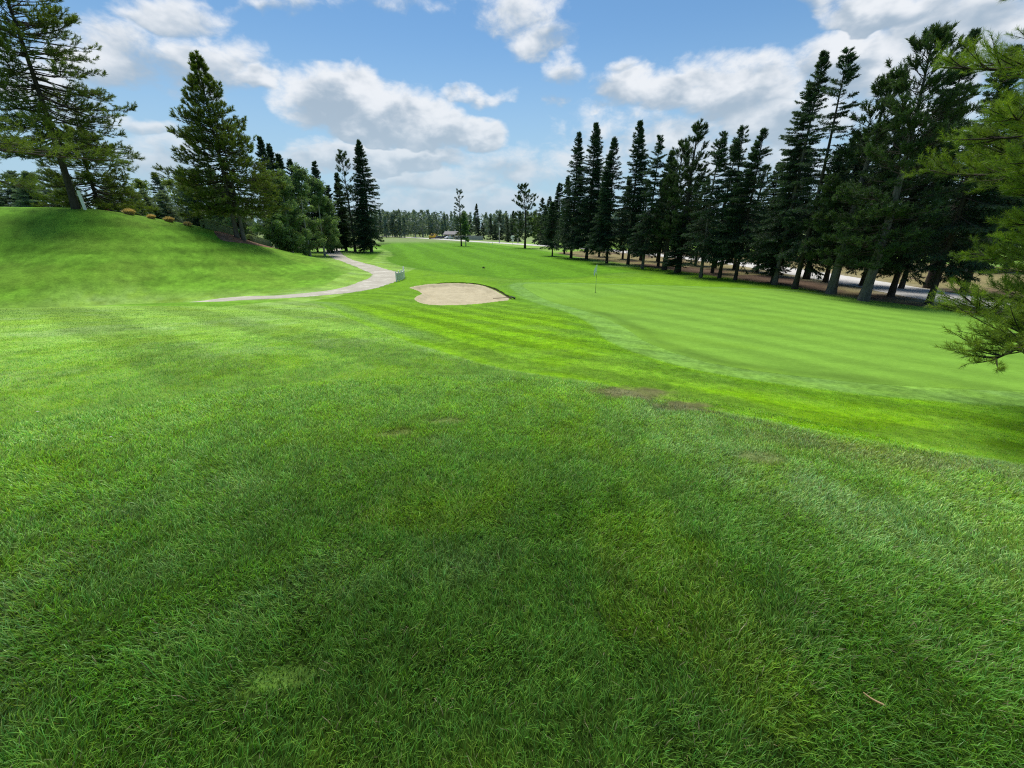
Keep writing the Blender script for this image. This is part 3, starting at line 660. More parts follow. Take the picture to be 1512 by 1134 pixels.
def spruce(root, h, Rmax, seed, mat, trunkmat, base=.13, sparse=1., tr=None, bscale=1., droop=1., shape=.86, whorl=.36, bend=.12, per=10, gap=.0):
    rng = np.random.default_rng(seed); tm, axis = trunk_mesh(h, tr or h*.0092+.045, rng, bend)
    tm.build('trunk', trunkmat, root)
    nb = int((h*(1-base))/whorl*per*sparse); t = np.sort(rng.random(nb)**.93); z = h*(base+(1-base)*t*.99)
    az = rng.uniform(0, 2*np.pi, nb); az += .8*np.sin(az*1+rng.uniform(0, 6)); sect = 1+.22*np.sin(az+rng.uniform(0, 6))*np.sin(t*9+rng.uniform(0, 6))
    L_ = Rmax*((1-t)**shape)*(.72+.5*rng.random(nb))*sect*np.where(t < .10, .55+4.5*t, 1)+.16
    short = rng.random(nb) < .25; L_ = np.where(short, L_*.55, L_)
    if gap: keep = noise2(z*.9, az*1.1, seed) > gap; z, az, L_, t = z[keep], az[keep], L_[keep], t[keep]; nb = len(z)
    el = np.radians(np.interp(t, [0, .3, .7, 1], [-26, -14, 8, 48]))+rng.normal(0, .10, nb)
    K = 6; s = np.linspace(0, 1, K); hd = np.c_[np.cos(az), np.sin(az), np.zeros(nb)]
    dz = L_[:, None]*(np.sin(el)[:, None]*s-.22*droop*(1-t)[:, None]*s**2+.20*droop*(1-t)[:, None]*s**3)
    P = axis_at(axis, z)[:, None]+hd[:, None]*(L_*np.cos(el))[:, None, None]*s[None, :, None]; P[..., 2] += dz
    m = MB(); rad = np.clip(.010+.010*L_, .008, .04)[:, None]*(1-.8*s)[None]; m.tubes(P, rad, 3, .3, 1)
    # twigs
    cnt = np.maximum(5, (6+11*L_/bscale**1.5).astype(int)); bi = np.repeat(np.arange(nb), cnt); n = len(bi)
    sv = np.clip(.08+.92*rng.random(n)**.75, 0, .99); p, tg = lerp_pts(P[bi], sv); side = np.where(rng.random(n) < .5, -1., 1.)
    ang = np.radians(rng.uniform(25, 70, n))*side; ca, sa = np.cos(ang), np.sin(ang)
    d = np.c_[tg[:, 0]*ca-tg[:, 1]*sa, tg[:, 0]*sa+tg[:, 1]*ca, tg[:, 2]-rng.uniform(.0, .55, n)*droop*(1-t[bi]*.8)]
    d = nrm(d); ln = (.20+.30*L_[bi]*(1-sv)**.6*rng.uniform(.6, 1.2, n))*min(1.2, bscale)
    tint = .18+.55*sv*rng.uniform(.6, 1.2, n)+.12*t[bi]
    fins(m, p, d, ln, 9, .16*bscale, .050*bscale, .75, rng, tint)
    tipp, tipd = lerp_pts(P, np.full(nb, .9)); fins(m, tipp, tipd, .22+0*L_, 8, .14*bscale, .034*bscale, .6, rng, .6+0*L_)
    # the leader
    lp = axis_at(axis, np.linspace(h*.92, h*.985, 6)); fins(m, lp, np.tile([[0, 0, 1.]], (6, 1)), np.full(6, h*.02), 8, .16*bscale, .036*bscale, .7, rng, np.full(6, .5))
    m.build('crown', [mat, M['twig']], root)

def pine(root, h, Rmax, seed, mat, trunkmat, base=.15, tr=None, bl=.17, bw=.022, nbl=13, nbr=95, sub=6, tufts=4, prof=None, up=18, bend=.25, gap=.0, lean=(0, 0), extra=None, azbias=None, trunk=True, tuftln=.22, wood=1.):
    rng = np.random.default_rng(seed); tm, axis = trunk_mesh(h, tr or .022*h, rng, bend, 12, 1.3, .97, lean)
    if trunk: tm.build('trunk', trunkmat, root)
    t = np.sort(rng.random(nbr)); z = h*(base+(1-base)*t*.98); az = np.arange(nbr)*2.399+rng.normal(0, .5, nbr)
    pr = np.interp(t, *(prof or ([0, .15, .4, .75, .93, 1], [.75, 1., .85, .5, .22, .06])))
    L_ = Rmax*pr*rng.uniform(.65, 1.2, nbr)+.15
    if azbias: L_ *= 1+azbias[1]*np.cos(az-azbias[0])
    if gap:
        keep = noise2(z*.7, az*.9, seed) > gap; t, z, az, L_ = t[keep], z[keep], az[keep], L_[keep]
    el = np.radians(np.interp(t, [0, .4, 1], [-8, 8, 55])+up*.2)+rng.normal(0, .14, len(t))
    if extra is not None:
        ez, ea, eL, ee = np.array(extra, float).T; z = np.r_[z, ez]; az = np.r_[az, ea]; L_ = np.r_[L_, eL]; el = np.r_[el, ee]; t = np.r_[t, ez/h]
    nb = len(z); K = 7; s = np.linspace(0, 1, K); hd = np.c_[np.cos(az), np.sin(az), np.zeros(nb)]; pd = np.c_[-np.sin(az), np.cos(az), np.zeros(nb)]
    cr = rng.uniform(.05, .30, nb)*(1-.5*t); sw = rng.normal(0, .10, nb)
    P = axis_at(axis, z)[:, None]+hd[:, None]*(L_*np.cos(el))[:, None, None]*s[None, :, None]+pd[:, None]*((sw*L_)[:, None]*np.sin(s*4)[None])[..., None]
    P[..., 2] += L_[:, None]*(np.sin(el)[:, None]*s-cr[:, None]*s*(1-s)*1.6)
    m = MB(); m.tubes(P, np.clip(.012*L_+.008, .006, .07)[:, None]*(1-.85*s)[None]*wood, 4, .4, 1)
    ns = np.maximum(3, (sub*L_/Rmax*1.6).astype(int)); bi = np.repeat(np.arange(nb), ns); n = len(bi); sv = .22+.76*rng.random(n)**.8
    p, tg = lerp_pts(P[bi], sv); ang = np.radians(rng.uniform(15, 65, n))*np.where(rng.random(n) < .5, -1, 1); ca, sa = np.cos(ang), np.sin(ang)
    d = nrm(np.c_[tg[:, 0]*ca-tg[:, 1]*sa, tg[:, 0]*sa+tg[:, 1]*ca, tg[:, 2]+rng.normal(.08, .25, n)])
    sl = np.clip(L_[bi]*.30*(1.15-sv)*rng.uniform(.7, 1.4, n)+.18, .15, 1.3)
    ks = np.linspace(0, 1, 5); Q = p[:, None]+d[:, None]*(sl[:, None]*ks)[..., None]; Q[..., 2] += sl[:, None]*(.18*ks**2)
    m.tubes(Q, np.clip(.006+.006*sl, .003, .02)[:, None]*(1-.8*ks)[None]*wood, 3, .4, 1)
    # tufts of needles along the outer part of every twig
    ti = np.repeat(np.arange(n), tufts); N = len(ti); sv2 = .25+.75*(np.tile(np.arange(tufts), n)+rng.random(N))/tufts
    q, qt = lerp_pts(Q[ti], sv2); off = nrm(rng.normal(size=(N, 3))); td = nrm(qt+.55*off+np.array((0, 0, .25)))
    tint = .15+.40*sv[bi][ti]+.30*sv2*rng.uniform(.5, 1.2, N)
    fins(m, q, td, np.full(N, tuftln), nbl, bl, bw, .72, rng, tint, 0, 0.)
    q, qt = lerp_pts(P, np.full(nb, .97)); fins(m, q, qt, np.full(nb, tuftln), nbl*2, bl, bw, .7, rng, np.full(nb, .75), 0, 0.)
    m.build('crown', [mat, M['twig']], root)

def aspen(root, h, Rmax, seed, mat, trunkmat, nl=220, leaves=46, ls=.12, base=.2, tr=None, stems=1):
    rng = np.random.default_rng(seed); tm, axis = trunk_mesh(h*.95, tr or .011*h+.03, rng, .3); tm.build('trunk', trunkmat, root)
    m = MB(); nb = 40; t = np.sort(rng.random(nb)); z = h*(base+(.93-base)*t); az = rng.uniform(0, 6.283, nb)
    L_ = Rmax*np.interp(t, [0, .2, .5, .8, 1], [.65, .95, 1., .7, .25])*rng.uniform(.6, 1.05, nb); el = np.radians(rng.uniform(10, 55, nb)+20*t)
    K = 5; s = np.linspace(0, 1, K); P = axis_at(axis, z)[:, None]+(np.c_[np.cos(az)*np.cos(el), np.sin(az)*np.cos(el), np.sin(el)*.6]*L_[:, None])[:, None]*s[None, :, None]
    m.tubes(P, np.clip(.014*L_, .01, .06)[:, None]*(1-.8*s)[None], 4, .5, 1)
    bi = rng.integers(0, nb, nl); sv = .25+.78*rng.random(nl)**.6; c, tg = lerp_pts(P[bi], np.minimum(sv, .99)); c = c+rng.normal(0, .28, (nl, 3)); cs = rng.uniform(.30, .62, nl)
    N = nl*leaves; ci = np.repeat(np.arange(nl), leaves); u = nrm(rng.normal(size=(N, 3))); rad = rng.random(N)**.45
    p = c[ci]+u*(rad*cs[ci])[:, None]*np.array((1, 1, .75)); nn = nrm(u*.5+rng.normal(size=(N, 3))*.7); a = nrm(np.cross(nn, rng.normal(size=(N, 3)))); b = np.cross(nn, a)
    sz = (ls*rng.uniform(.6, 1.2, N))[:, None]/2
    V = np.stack([p-a*sz*1.1, p-b*sz*.8, p+a*sz*1.2, p+b*sz*.8], 1); ax = axis_at(axis, p[:, 2]); rr_ = np.hypot(p[:, 0]-ax[:, 0], p[:, 1]-ax[:, 1])/Rmax
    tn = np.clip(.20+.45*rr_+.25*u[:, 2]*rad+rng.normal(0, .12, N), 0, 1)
    m.add(V, np.arange(N*4).reshape(N, 4), np.repeat(tn, 4)); m.build('crown', [mat, M['twig']], root)

def on(x, y, d=0.): return (x, y, h1(x, y)+d)
rz = random.Random(5)
# ---- the row of conifers along the right of the green ----
ROW_LABELS = [
 'short stubby spruce at the far left end of the right hand tree row',
 'slim pointed spruce merging with the taller one at its right, left end of row',
 'tall full spruce, taller of the merged pair at the left end of the row',
 'slim even spruce just right of the merged pair, above and right of the flag',
 'tall column-like spruce with a fine sharp tip, highest in the stretch right of the flag',
 'thin ragged spruce with a bent bare-looking tip, just right of the tall column-like spruce',
 'low dark spruce wedged between the ragged thin spruce and the open-crowned pines',
 'narrow grey-green pine touching the left side of the taller open-crowned pine',
 'open-crowned pine with tufted branches and sky between them, in the middle of the tree row',
 'lean gappy spruce just right of the open-crowned pine in mid row',
 'weedy thin-topped spruce tucked behind its two neighbours right of mid row',
 'gappy spruce with a crooked top, left neighbour of the bushy dark spruce',
 'bushy dark broad-based spruce standing before the gap in the skyline at right of the row',
 'very tall dark spruce, left one of the two high pointed spires on the right',
 'very tall thin spire with ragged drooping twigs, right one of the two high pointed spires',
 'blunt-topped dense pine between the thin high spire and the big pine with the pale trunk',
 'big dark pine with a thick pale grey trunk at the edge of the green',
 'tall dark spruce behind the near pine boughs at upper right',
 'dark spruce at the right edge of the picture, mostly covered by near pine boughs']
for i, (x, y, h, kind, Rm) in enumerate(ROW):
    isp = kind == 'pine'
    root = thing('pine_tree' if isp else 'spruce_tree', ROW_LABELS[i], 'tree', on(x, y), rz.uniform(0, 6.28), 'conifers in the row beside the green')
    root.rotation_euler = (R(rz.uniform(-1.3, 1.3)), R(rz.uniform(-1.0, 1.0)), root.rotation_euler[2])
    tm_ = M['bark'] if i in (13, 15, 16, 5, 9) else M['bark_dark']; b_ = min(.2, 2.1/h+.01)
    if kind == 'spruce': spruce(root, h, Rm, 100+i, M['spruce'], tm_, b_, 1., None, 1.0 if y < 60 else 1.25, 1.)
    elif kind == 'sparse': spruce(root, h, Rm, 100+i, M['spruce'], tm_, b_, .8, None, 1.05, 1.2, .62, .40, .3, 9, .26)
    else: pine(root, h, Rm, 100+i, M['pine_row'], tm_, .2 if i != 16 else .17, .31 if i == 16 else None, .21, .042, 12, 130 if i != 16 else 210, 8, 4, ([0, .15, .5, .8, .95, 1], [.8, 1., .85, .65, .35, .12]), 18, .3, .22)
# ---- conifers behind the row: a few kinds, copied ----
protos = []
for k in range(4):
    x, y, h, Rm = BACK[k]; root = thing('spruce_tree', 'slim dark conifer half hidden behind the front trees of the right hand row', 'tree', on(x, y), rz.uniform(0, 6.28), 'conifers behind the front of the row')
    if k < 3: spruce(root, h, Rm, 200+k, M['spruce'], M['bark_dark'], .16, 1., None, 1.3, 1., .75+.1*k, .40)
    else: pine(root, h, Rm, 203, M['pine_row'], M['bark_dark'], .22, None, .2, .04, 9, 70, 6, 3)
    protos.append((root, h, Rm))
for k, (x, y, h, Rm) in enumerate(BACK[4:]):
    p, ph, pr = protos[k % 4]; dup(p, on(x, y), rz.uniform(0, 6.28), (Rm/pr, Rm/pr, h/ph), 'slim dark conifer half hidden behind the front trees of the right hand row', 'conifers behind the front of the row')
for k, (x, y, h) in enumerate(ACROSS):
    p, ph, pr = protos[k % 4]; s = h/ph*rz.uniform(1.15, 1.5); dup(p, on(x+rz.uniform(-1, 2), y), rz.uniform(0, 6.28), (s*1.25, s*1.25, s), 'dark conifer across the road, showing only between the trunks of the row', 'conifers across the road')
# ---- left side ----
x, y, h, Rm = LEFT['pine_lean']
t_ = thing('pine_tree', 'tall open pine with dark leaning trunk on the crest of the left hill', 'tree', on(x, y), 0, 'pines on the left hill')
pine(t_, h, Rm, 301, M['pine'], M['bark_dark'], .23, .27, .21, .034, 12, 255, 9, 5, ([0, .08, .2, .4, .65, .85, 1], [.7, .95, .92, .75, .58, .45, .25]), -55, .25, .20, (.5, 0), None, (0., .28))
t_ = thing('pine_tree', 'low spreading pine just behind the white post, boughs sweeping down to the hill crest', 'tree', on(*LOW_PINE), 0, 'pines on the left hill')
pine(t_, 7.2, 3.9, 305, M['pine'], M['bark_dark'], .14, .2, .20, .034, 12, 130, 9, 5, ([0, .1, .3, .6, .85, 1], [.9, 1.05, .95, .65, .4, .15]), -40, .2, .1)
x, y, h, Rm = LEFT['pine_edge']
t_ = thing('pine_tree', 'pine at the left edge of the picture, only its yellow-green bough tips showing', 'tree', on(x, y), 0, 'pines on the left hill')
pine(t_, h, Rm, 302, M['pine'], M['bark_dark'], .36, .26, .13, .018, 14, 110, 10, 6, ([0, .1, .22, .4, .7, 1], [.9, 1.0, .85, .42, .25, .1]), 0, .2, .1)
x, y, h, Rm = LEFT['pine_twin']
t_ = thing('pine_tree', 'dense cone-shaped pine with a pair of trunks in the mulch beside the clipped hedge', 'tree', on(x, y), 0, 'pines on the left hill')
pine(t_, h, Rm, 303, M['pine'], M['bark'], .175, .22, .23, .044, 13, 300, 9, 4, ([0, .06, .2, .4, .62, .8, .93, 1], [.85, 1.1, 1.08, .80, .50, .29, .12, .03]), -10, .1, .08)
x2, y2, h2, R2 = LEFT['pine_twin2']                    # the second stem of the same tree
rng_ = np.random.default_rng(44); tm_, _a = trunk_mesh(11., .2, rng_, .15); s_ = tm_.build('trunk', M['bark'], t_); s_.location = (.75, -.1, 0)
SP_L = ['tallest of the dark spruce spires behind the right shoulder of the twin-trunk pine', 'second spruce spire from the twin-trunk pine, slightly lower than the one at its left', 'third spruce spire from the twin-trunk pine, above the leafy aspens', 'lowest spruce spire of the four above the leafy aspens', 'slim pointed spruce rising at the right end of the leafy aspens', 'shorter spruce half sunk in the aspens left of the slim pointed one', 'small dark spruce at the right end of the aspens beside the cart path']
for k, (x, y, h, Rm) in enumerate(SPIRES):
    t_ = thing('spruce_tree', SP_L[k], 'tree', on(x, y), rz.uniform(0, 6), 'spruces behind the left hill'); spruce(t_, h, Rm*1.2, 320+k, M['spruce'], M['bark_dark'], .1, .9, None, 1.4)
CL_L = ['left tree of the dark spruce clump beside the cart path, with a tufted open top', 'tallest broad dark spruce of the clump right of the cart path, drooping to the grass', 'narrow low spruce at the left edge of the dark clump by the cart path']
for k, (x, y, h, Rm) in enumerate(CLUMP):
    t_ = thing('pine_tree' if k == 0 else 'spruce_tree', CL_L[k], 'tree', on(x, y), rz.uniform(0, 6), 'dark clump by the cart path')
    if k == 0: pine(t_, h, Rm, 340, M['pine_row'], M['bark'], .12, .25, .24, .05, 10, 110, 7, 4, ([0, .2, .6, .85, 1], [.9, 1., .75, .6, .25]), 14, .2, .12)
    else: spruce(t_, h, Rm, 340+k, M['spruce'], M['bark'], .085, 1.15, .28, 1.4, 1.1, .8)
AS_L = ['leafy green aspen against the right side of the twin-trunk pine', 'tallest round-topped aspen in the leafy thicket left of the cart path', 'rounded aspen at the right of the leafy thicket, before the slim pointed spruce', 'low aspen filling under the boughs of the twin-trunk pine', 'small aspen at the bend where the cart path enters the trees']
for k, (x, y, h, Rm) in enumerate(ASPENS):
    t_ = thing('aspen_tree', AS_L[k], 'tree', on(x, y), rz.uniform(0, 6), 'aspens left of the cart path'); aspen(t_, h*1.04, Rm*1.15, 350+k, M['aspen'], M['bark_pale'], 430, 44, .20, .05)
HS_L = {8: 'thin dark spruce spire standing above the trees behind the ornamental grasses', 11: 'dark blue-green spruce against the left side of the twin-trunk pine'}
HSP = []
for k, (x, y, h, Rm) in enumerate(HILLSPRUCE):
    lab = HS_L.get(k, 'blue-green young spruce peeping over the crest of the left hill'); grp = 'young spruces behind the left hill crest'
    if k in HS_L: grp = 'spruces behind the left hill'
    if k in (0, 1, 8, 11):
        t_ = thing('spruce_tree', lab, 'tree', on(x, y), rz.uniform(0, 6), grp)
        if k < 2: spruce(t_, max(h, 4.4), Rm, 360+k, M['blue'], M['bark_dark'], .03, 1.6, .1, 1.05, .8, .75, .3); HSP.append((t_, max(h, 4.4), Rm))
        else: spruce(t_, h, Rm, 360+k, M['spruce'] if k == 11 else M['blue'], M['bark_dark'], .06, 1., None, 1.25)
    else:
        p, ph, pr = HSP[k % 2]; dup(p, on(x, y), rz.uniform(0, 6), (Rm/pr, Rm/pr, h/ph*1.08), lab, grp)
HA_L = ['yellow-green aspen far behind the leaning pine at the left edge', 'pale yellow-green aspen right of the leaning pine boughs', 'pale aspen right beside the thin dark spire behind the ornamental grasses', 'pale aspen just left of the dark blue-green spruce by the twin-trunk pine']
for k, (x, y, h, Rm) in enumerate(HILLASPEN):
    t_ = thing('aspen_tree', HA_L[k], 'tree', on(x, y), rz.uniform(0, 6), 'aspens behind the left hill'); aspen(t_, h, Rm, 380+k, M['aspen_pale'], M['bark_pale'], 170, 40, .2, .25)
# ---- middle distance ----
MID_L = ['tall skinny ragged pine standing alone at the end of the fairway before the road', 'bushy little green tree at the foot of the tall skinny ragged pine', 'slim pointed dark spruce behind the grey fence, right of the skinny ragged pine', 'low bush-like conifer left of the pair behind the grey fence', 'rounded conifer in the cluster behind the right end of the grey fence', 'pointed conifer in the cluster behind the right end of the grey fence', 'lowest conifer of the cluster behind the right end of the grey fence', 'dull green low tree behind the tan house', 'lone stout pine with a lumpy leaning crown, on the near side of the road', 'thin conifer beside the shorter utility pole', 'dark conifer between the two utility poles', 'dark conifer touching the left side of the lone stout pine', 'small dark conifer above the white road sign', 'grey-green conifer in the gap right of the lone stout pine', 'grey-green conifer nearest the left end of the spruce row', 'pale green leafy tree with white stems right of the lone stout pine', 'dark low conifer under the left end of the spruce row', 'dark bushy conifer behind the lone stout pine', 'dark conifer half behind the short stubby end spruce of the row']
for k, (x, y, h) in enumerate(MID):
    far = y > 145; nm = 'aspen_tree' if k in (1, 15) else ('pine_tree' if k in (0, 8) else 'spruce_tree')
    t_ = thing(nm, MID_L[k], 'tree', on(x, y), rz.uniform(0, 6), 'trees at the far end of the course')
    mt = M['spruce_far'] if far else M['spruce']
    if k == 0: pine(t_, h, 2.1, 400, M['pine_row'], M['bark_dark'], .15, .22, .3, .09, 7, 75, 5, 3, ([0, .3, .45, .8, 1], [.6, .8, .55, 1., .3]), -10, .15, .3)
    elif k == 8: pine(t_, h, 3.8, 408, M['pine_row'], M['bark_dark'], .2, .3, .34, .10, 8, 85, 6, 4, ([0, .15, .5, .8, .95, 1], [.7, .95, 1., .6, .5, .35]), 14, .5, .2, (.6, 0))
    elif k in (1, 15): aspen(t_, h, 1.7 if k == 1 else 2.8, 410+k, M['aspen'] if k == 1 else M['aspen_pale'], M['bark_pale'], 110, 22, .4, .15)
    else: spruce(t_, h, h*(.15 if k in (2,) else .24), 420+k, mt, M['bark_dark'], .05, .75, None, 2.0 if far else 1.7, 1., .8, .6)

def far_wood():
    """one mass of hazy trees beyond the meadow"""
    rng = np.random.default_rng(9); m = MB(); spots = []
    for r0, n, a0, a1 in ((320, 190, -62, 62), (360, 230, -62, 62), (410, 260, -62, 62), (480, 260, -64, 64), (290, 60, -26, -8)):
        a = np.radians(rng.uniform(a0, a1, n)); r = r0*rng.uniform(.92, 1.08, n); spots.append(np.c_[r*np.sin(a), r*np.cos(a)])
    P = np.concatenate(spots); z0 = height(P[:, 0], P[:, 1]); H = rng.uniform(9, 16, len(P))*np.interp(np.hypot(P[:, 0], P[:, 1]), [280, 480], [1., 1.45])
    con = rng.random(len(P)) < .45
    m.tubes(np.stack([np.c_[P, z0], np.c_[P, z0+H*.5]], 1), np.stack([np.full(len(P), .3), np.full(len(P), .15)], 1), 4, .9, 1)
    nb = 210; i = np.repeat(np.arange(len(P)), nb); N = len(i); t = rng.random(N)
    rad = np.where(con[i], (1-t)**.8*H[i]*.17, np.sqrt(np.clip(1-(2*t-.9)**2, .02, 1))*H[i]*.24)*np.sqrt(rng.random(N)); a = rng.uniform(0, 6.283, N)
    c = np.c_[P[i, 0]+rad*np.cos(a), P[i, 1]+rad*np.sin(a), z0[i]+H[i]*(.14+.86*t)]
    sz = rng.uniform(.6, 1.5, N)[:, None]; T = np.stack([c+sz*nrm(rng.normal(size=(N, 3))) for _ in range(3)], 1)
    tn = np.clip(.25+.45*t+.25*rng.random(len(P))[i]+rng.normal(0, .12, N), 0, 1); m.tris(T, tn)
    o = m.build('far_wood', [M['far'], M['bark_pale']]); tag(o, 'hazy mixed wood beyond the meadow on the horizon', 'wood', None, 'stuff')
far_wood()

# ---- the pine close by on the right: long needles, low boughs reaching into view ----
NX, NY = 9.8, 6.1
t_ = thing('pine_tree', 'near pine at the right edge, long yellow-green needles, low bough hanging over the green', 'tree', on(NX, NY), 0)
nz = h1(NX, NY)
def bough(tx, ty, tz, sag=.12):
    dx, dy = tx-NX, ty-NY; Lh = math.hypot(dx, dy); z0 = tz-nz+sag*Lh
    return (z0, math.atan2(dy, dx), math.hypot(Lh, z0-(tz-nz)), -math.atan2(z0-(tz-nz), Lh))
ex = [bough(*b) for b in NEAR_BOUGHS]
pine(t_, 12.5, 2.4, 501, M['pine_near'], M['bark'], .16, .20, .072, .0046, 38, 300, 16, 7, ([0, .12, .3, .45, .6, .85, 1], [.72, .92, 1.04, 1.16, 1.1, .7, .1]), 10, .1, .05, (0, 0), ex, (2.2, .12), True, .13, 1.3)
# =====================================================================
# things on the course
# =====================================================================
def flagstick():
    x, y = FLAG; t = thing('flagstick', 'flagstick with a hanging pale flag standing on the putting green', 'flagstick', on(x, y, .03))
    zz = [(-.12, .62, 'green'), (.62, 1.0, 'yel'), (1.0, 1.32, 'black'), (1.32, 2.0, 'white'), (2.0, 2.12, 'black')]
    mt, q, out = new_mat('banded_stick'); tc = q.n('ShaderNodeTexCoord').outputs['Object']; sep = q.n('ShaderNodeSeparateXYZ'); q.put(sep.inputs[0], tc)
    rp = q.n('ShaderNodeValToRGB'); rp.color_ramp.interpolation = 'CONSTANT'; els = rp.color_ramp.elements
    cs = [(0, (.10, .16, .05)), (.30, (.62, .66, .40)), (.48, (.02, .025, .02)), (.62, (.75, .76, .74)), (.95, (.02, .02, .02))]
    els[0].position, els[0].color = cs[0][0], c4(cs[0][1]); els[1].position, els[1].color = cs[1][0], c4(cs[1][1])
    for p, c in cs[2:]: e = els.new(p); e.color = c4(c)
    q.put(rp.inputs[0], q.m('DIVIDE', sep.outputs[2], 2.12)); b = q.n('ShaderNodeBsdfPrincipled'); q.put(b.inputs['Base Color'], rp.outputs[0]); b.inputs['Roughness'].default_value = .4; q.put(out.inputs[0], b.outputs[0])
    m = MB(); z = np.linspace(-.1, 2.12, 12); m.tubes(np.stack([np.zeros(12), np.zeros(12), z], 1)[None], np.interp(z, [0, 2.1], [.016, .012])[None], 8, cap=True); m.build('pole', mt, t)
    # cloth hanging in folds from the top
    nu, nv = 14, 14; u = np.linspace(0, 1, nu)[:, None]; v = np.linspace(0, 1, nv)[None]
    X_ = -.012-.20*u*(1-.25*v)-.03*np.sin(v*3); Y_ = .05*np.sin(u*9+v*1.5)*u; Z_ = 2.02-.42*v-.42*u**1.3+.02*np.sin(u*11)
    o = grid_mesh('flag', np.stack([X_+0*v, Y_+0*v, Z_], -1).reshape(-1, 3), nu, nv, M['flagcloth']); o.parent = t
    md = o.modifiers.new('cloth', 'SOLIDIFY'); md.thickness = .004
    m = MB(); m.tubes(np.array([[[0, 0, -.03], [0, 0, .012]]]), np.array([[.056, .056]]), 16, cap=True); m.build('cup', M['black'], t)
flagstick()

def path_fence():
    P = np.array(FENCE_PTS); c = P.mean(0); t = thing('white_fence', 'little curved white slatted fence on the outside of the cart path bend', 'fence', on(*c))
    S_ = spline(FENCE_PTS, 8); z0 = h1(*c); top = .78
    lc = np.c_[S_-c, [h1(*p)-z0 for p in S_]]
    for z, r in ((.30, .035), (top-.06, .045)):
        m = MB(); m.tubes((lc+[0, 0, z])[None], np.full((1, len(lc)), r), 6, cap=True); m.build('rail', M['white'], t)
    k = len(lc)
    for i in np.linspace(0, k-1, 6).astype(int):
        m = MB(); m.box(lc[i]+[0, 0, .43], (.12, .12, 1.06), .3, 0, .92, .012); m.build('post', M['white'], t)
    for i in range(k-1):
        a, b = lc[i], lc[i+1]; d = b-a
        for f in (.3, .75):
            q = a+d*f; m = MB(); m.box(q+[0.05, 0, .44], (.03, .13, .68), math.atan2(d[1], d[0])-math.pi/2, 0, 1., .006); m.build('slat', M['white'], t)
path_fence()

def rake():
    (x1, y1), (x2, y2) = RAKE; t = thing('bunker_rake', 'dark rake lying at the right hand corner of the sand bunker', 'rake', on(x2, y2, .05))
    a = np.array((x1-x2, y1-y2, .02)); L_ = np.linspace(0, 1, 5)[:, None]*a[None]*1.3+[0, 0, .05]; m = MB(); m.tubes(L_[None], np.full((1, 5), .022), 6, cap=True); m.build('handle', M['wood'], t)
    p = np.array([a[1], -a[0], 0]); p = p/np.linalg.norm(p)*.38; m = MB(); m.box((0, 0, .06), (.76, .09, .07), math.atan2(p[1], p[0]), 0, 1., .01)
    for k in np.linspace(-.92, .92, 12): q = p*k; m.box((q[0], q[1], -.01), (.02, .03, .10), 0)
    m.build('head', M['black'], t)
rake()

def golf_cart():
    x, y, h = CART; s = h/1.95; t = thing('golf_cart', 'white roofed golf cart partly hidden behind the leaning pine trunk on the hill', 'golf cart', on(x, y), R(55)); t.scale = (s, s, s)
    m = MB(); m.box((0, 0, .42), (2.3, 1.14, .22), 0, 0, .98, .05); m.box((.86, 0, .66), (.52, 1.08, .36), 0, 0, .8, .08); m.box((-.92, 0, .64), (.5, 1.08, .26), 0, 0, .92, .06); m.build('body', M['white'], t)
    m = MB(); m.box((-.25, 0, .70), (.52, 1.0, .16), 0, 0, .95, .05); m.box((-.52, 0, .98), (.12, 1.0, .44), 0, 0, .94, .04); m.build('seat', M['grey'], t)
    m = MB(); m.box((-.05, 0, 1.88), (1.75, 1.16, .09), 0, 0, .95, .04); m.build('roof', M['white'], t)
    for px in (-.78, .62):
        for py in (-.5, .5):
            m = MB(); m.tubes(np.array([[[px+(.16 if px > 0 else -.06), py, .55], [px, py*.98, 1.85]]]), np.full((1, 2), .022), 6); m.build('roof_post', M['metal'], t)
    for px in (-.78, .8):
        for py in (-.5, .5):
            a = np.linspace(0, 2*np.pi, 19); P = np.c_[px+.15*np.cos(a), 0*a+py, .23+.15*np.sin(a)]; m = MB(); m.tubes(P[None], np.full((1, 19), .085), 8); w = m.build('wheel', M['black'], t)
            m = MB(); m.tubes(np.array([[[px, py-.05, .23], [px, py+.05, .23]]]), np.full((1, 2), .10), 12, cap=True); m.build('rim', M['metal'], w)
    m = MB(); m.box((.74, 0, 1.3), (.02, 1.0, .8), 0, 0, .96, .004); m.build('windscreen', M['glass'], t)
    a = np.linspace(0, 2*np.pi, 17); m = MB(); m.tubes(np.c_[.30+.05*np.sin(a), -.25+.16*np.cos(a), 1.0+.16*np.sin(a)][None], np.full((1, 17), .015), 6); m.tubes(np.array([[[.30, -.25, 1.0], [.62, -.25, .72]]]), np.full((1, 2), .018), 6); m.build('steering_wheel', M['black'], t)
golf_cart()

def post_on_hill():
    x, y = POST; t = thing('marker_post', 'leaning white post just right of the dark leaning pine trunk', 'post', on(x, y)); t.rotation_euler = (0, R(-3), 0)
    m = MB(); m.box((0, 0, .66), (.19, .19, 1.72), .2, 0, .95, .015); m.build('shaft', M['white'], t)
    m = MB(); m.box((0, 0, 1.535), (.22, .22, .04), .2, 0, .7, .012); m.build('cap', M['white'], t)
post_on_hill()

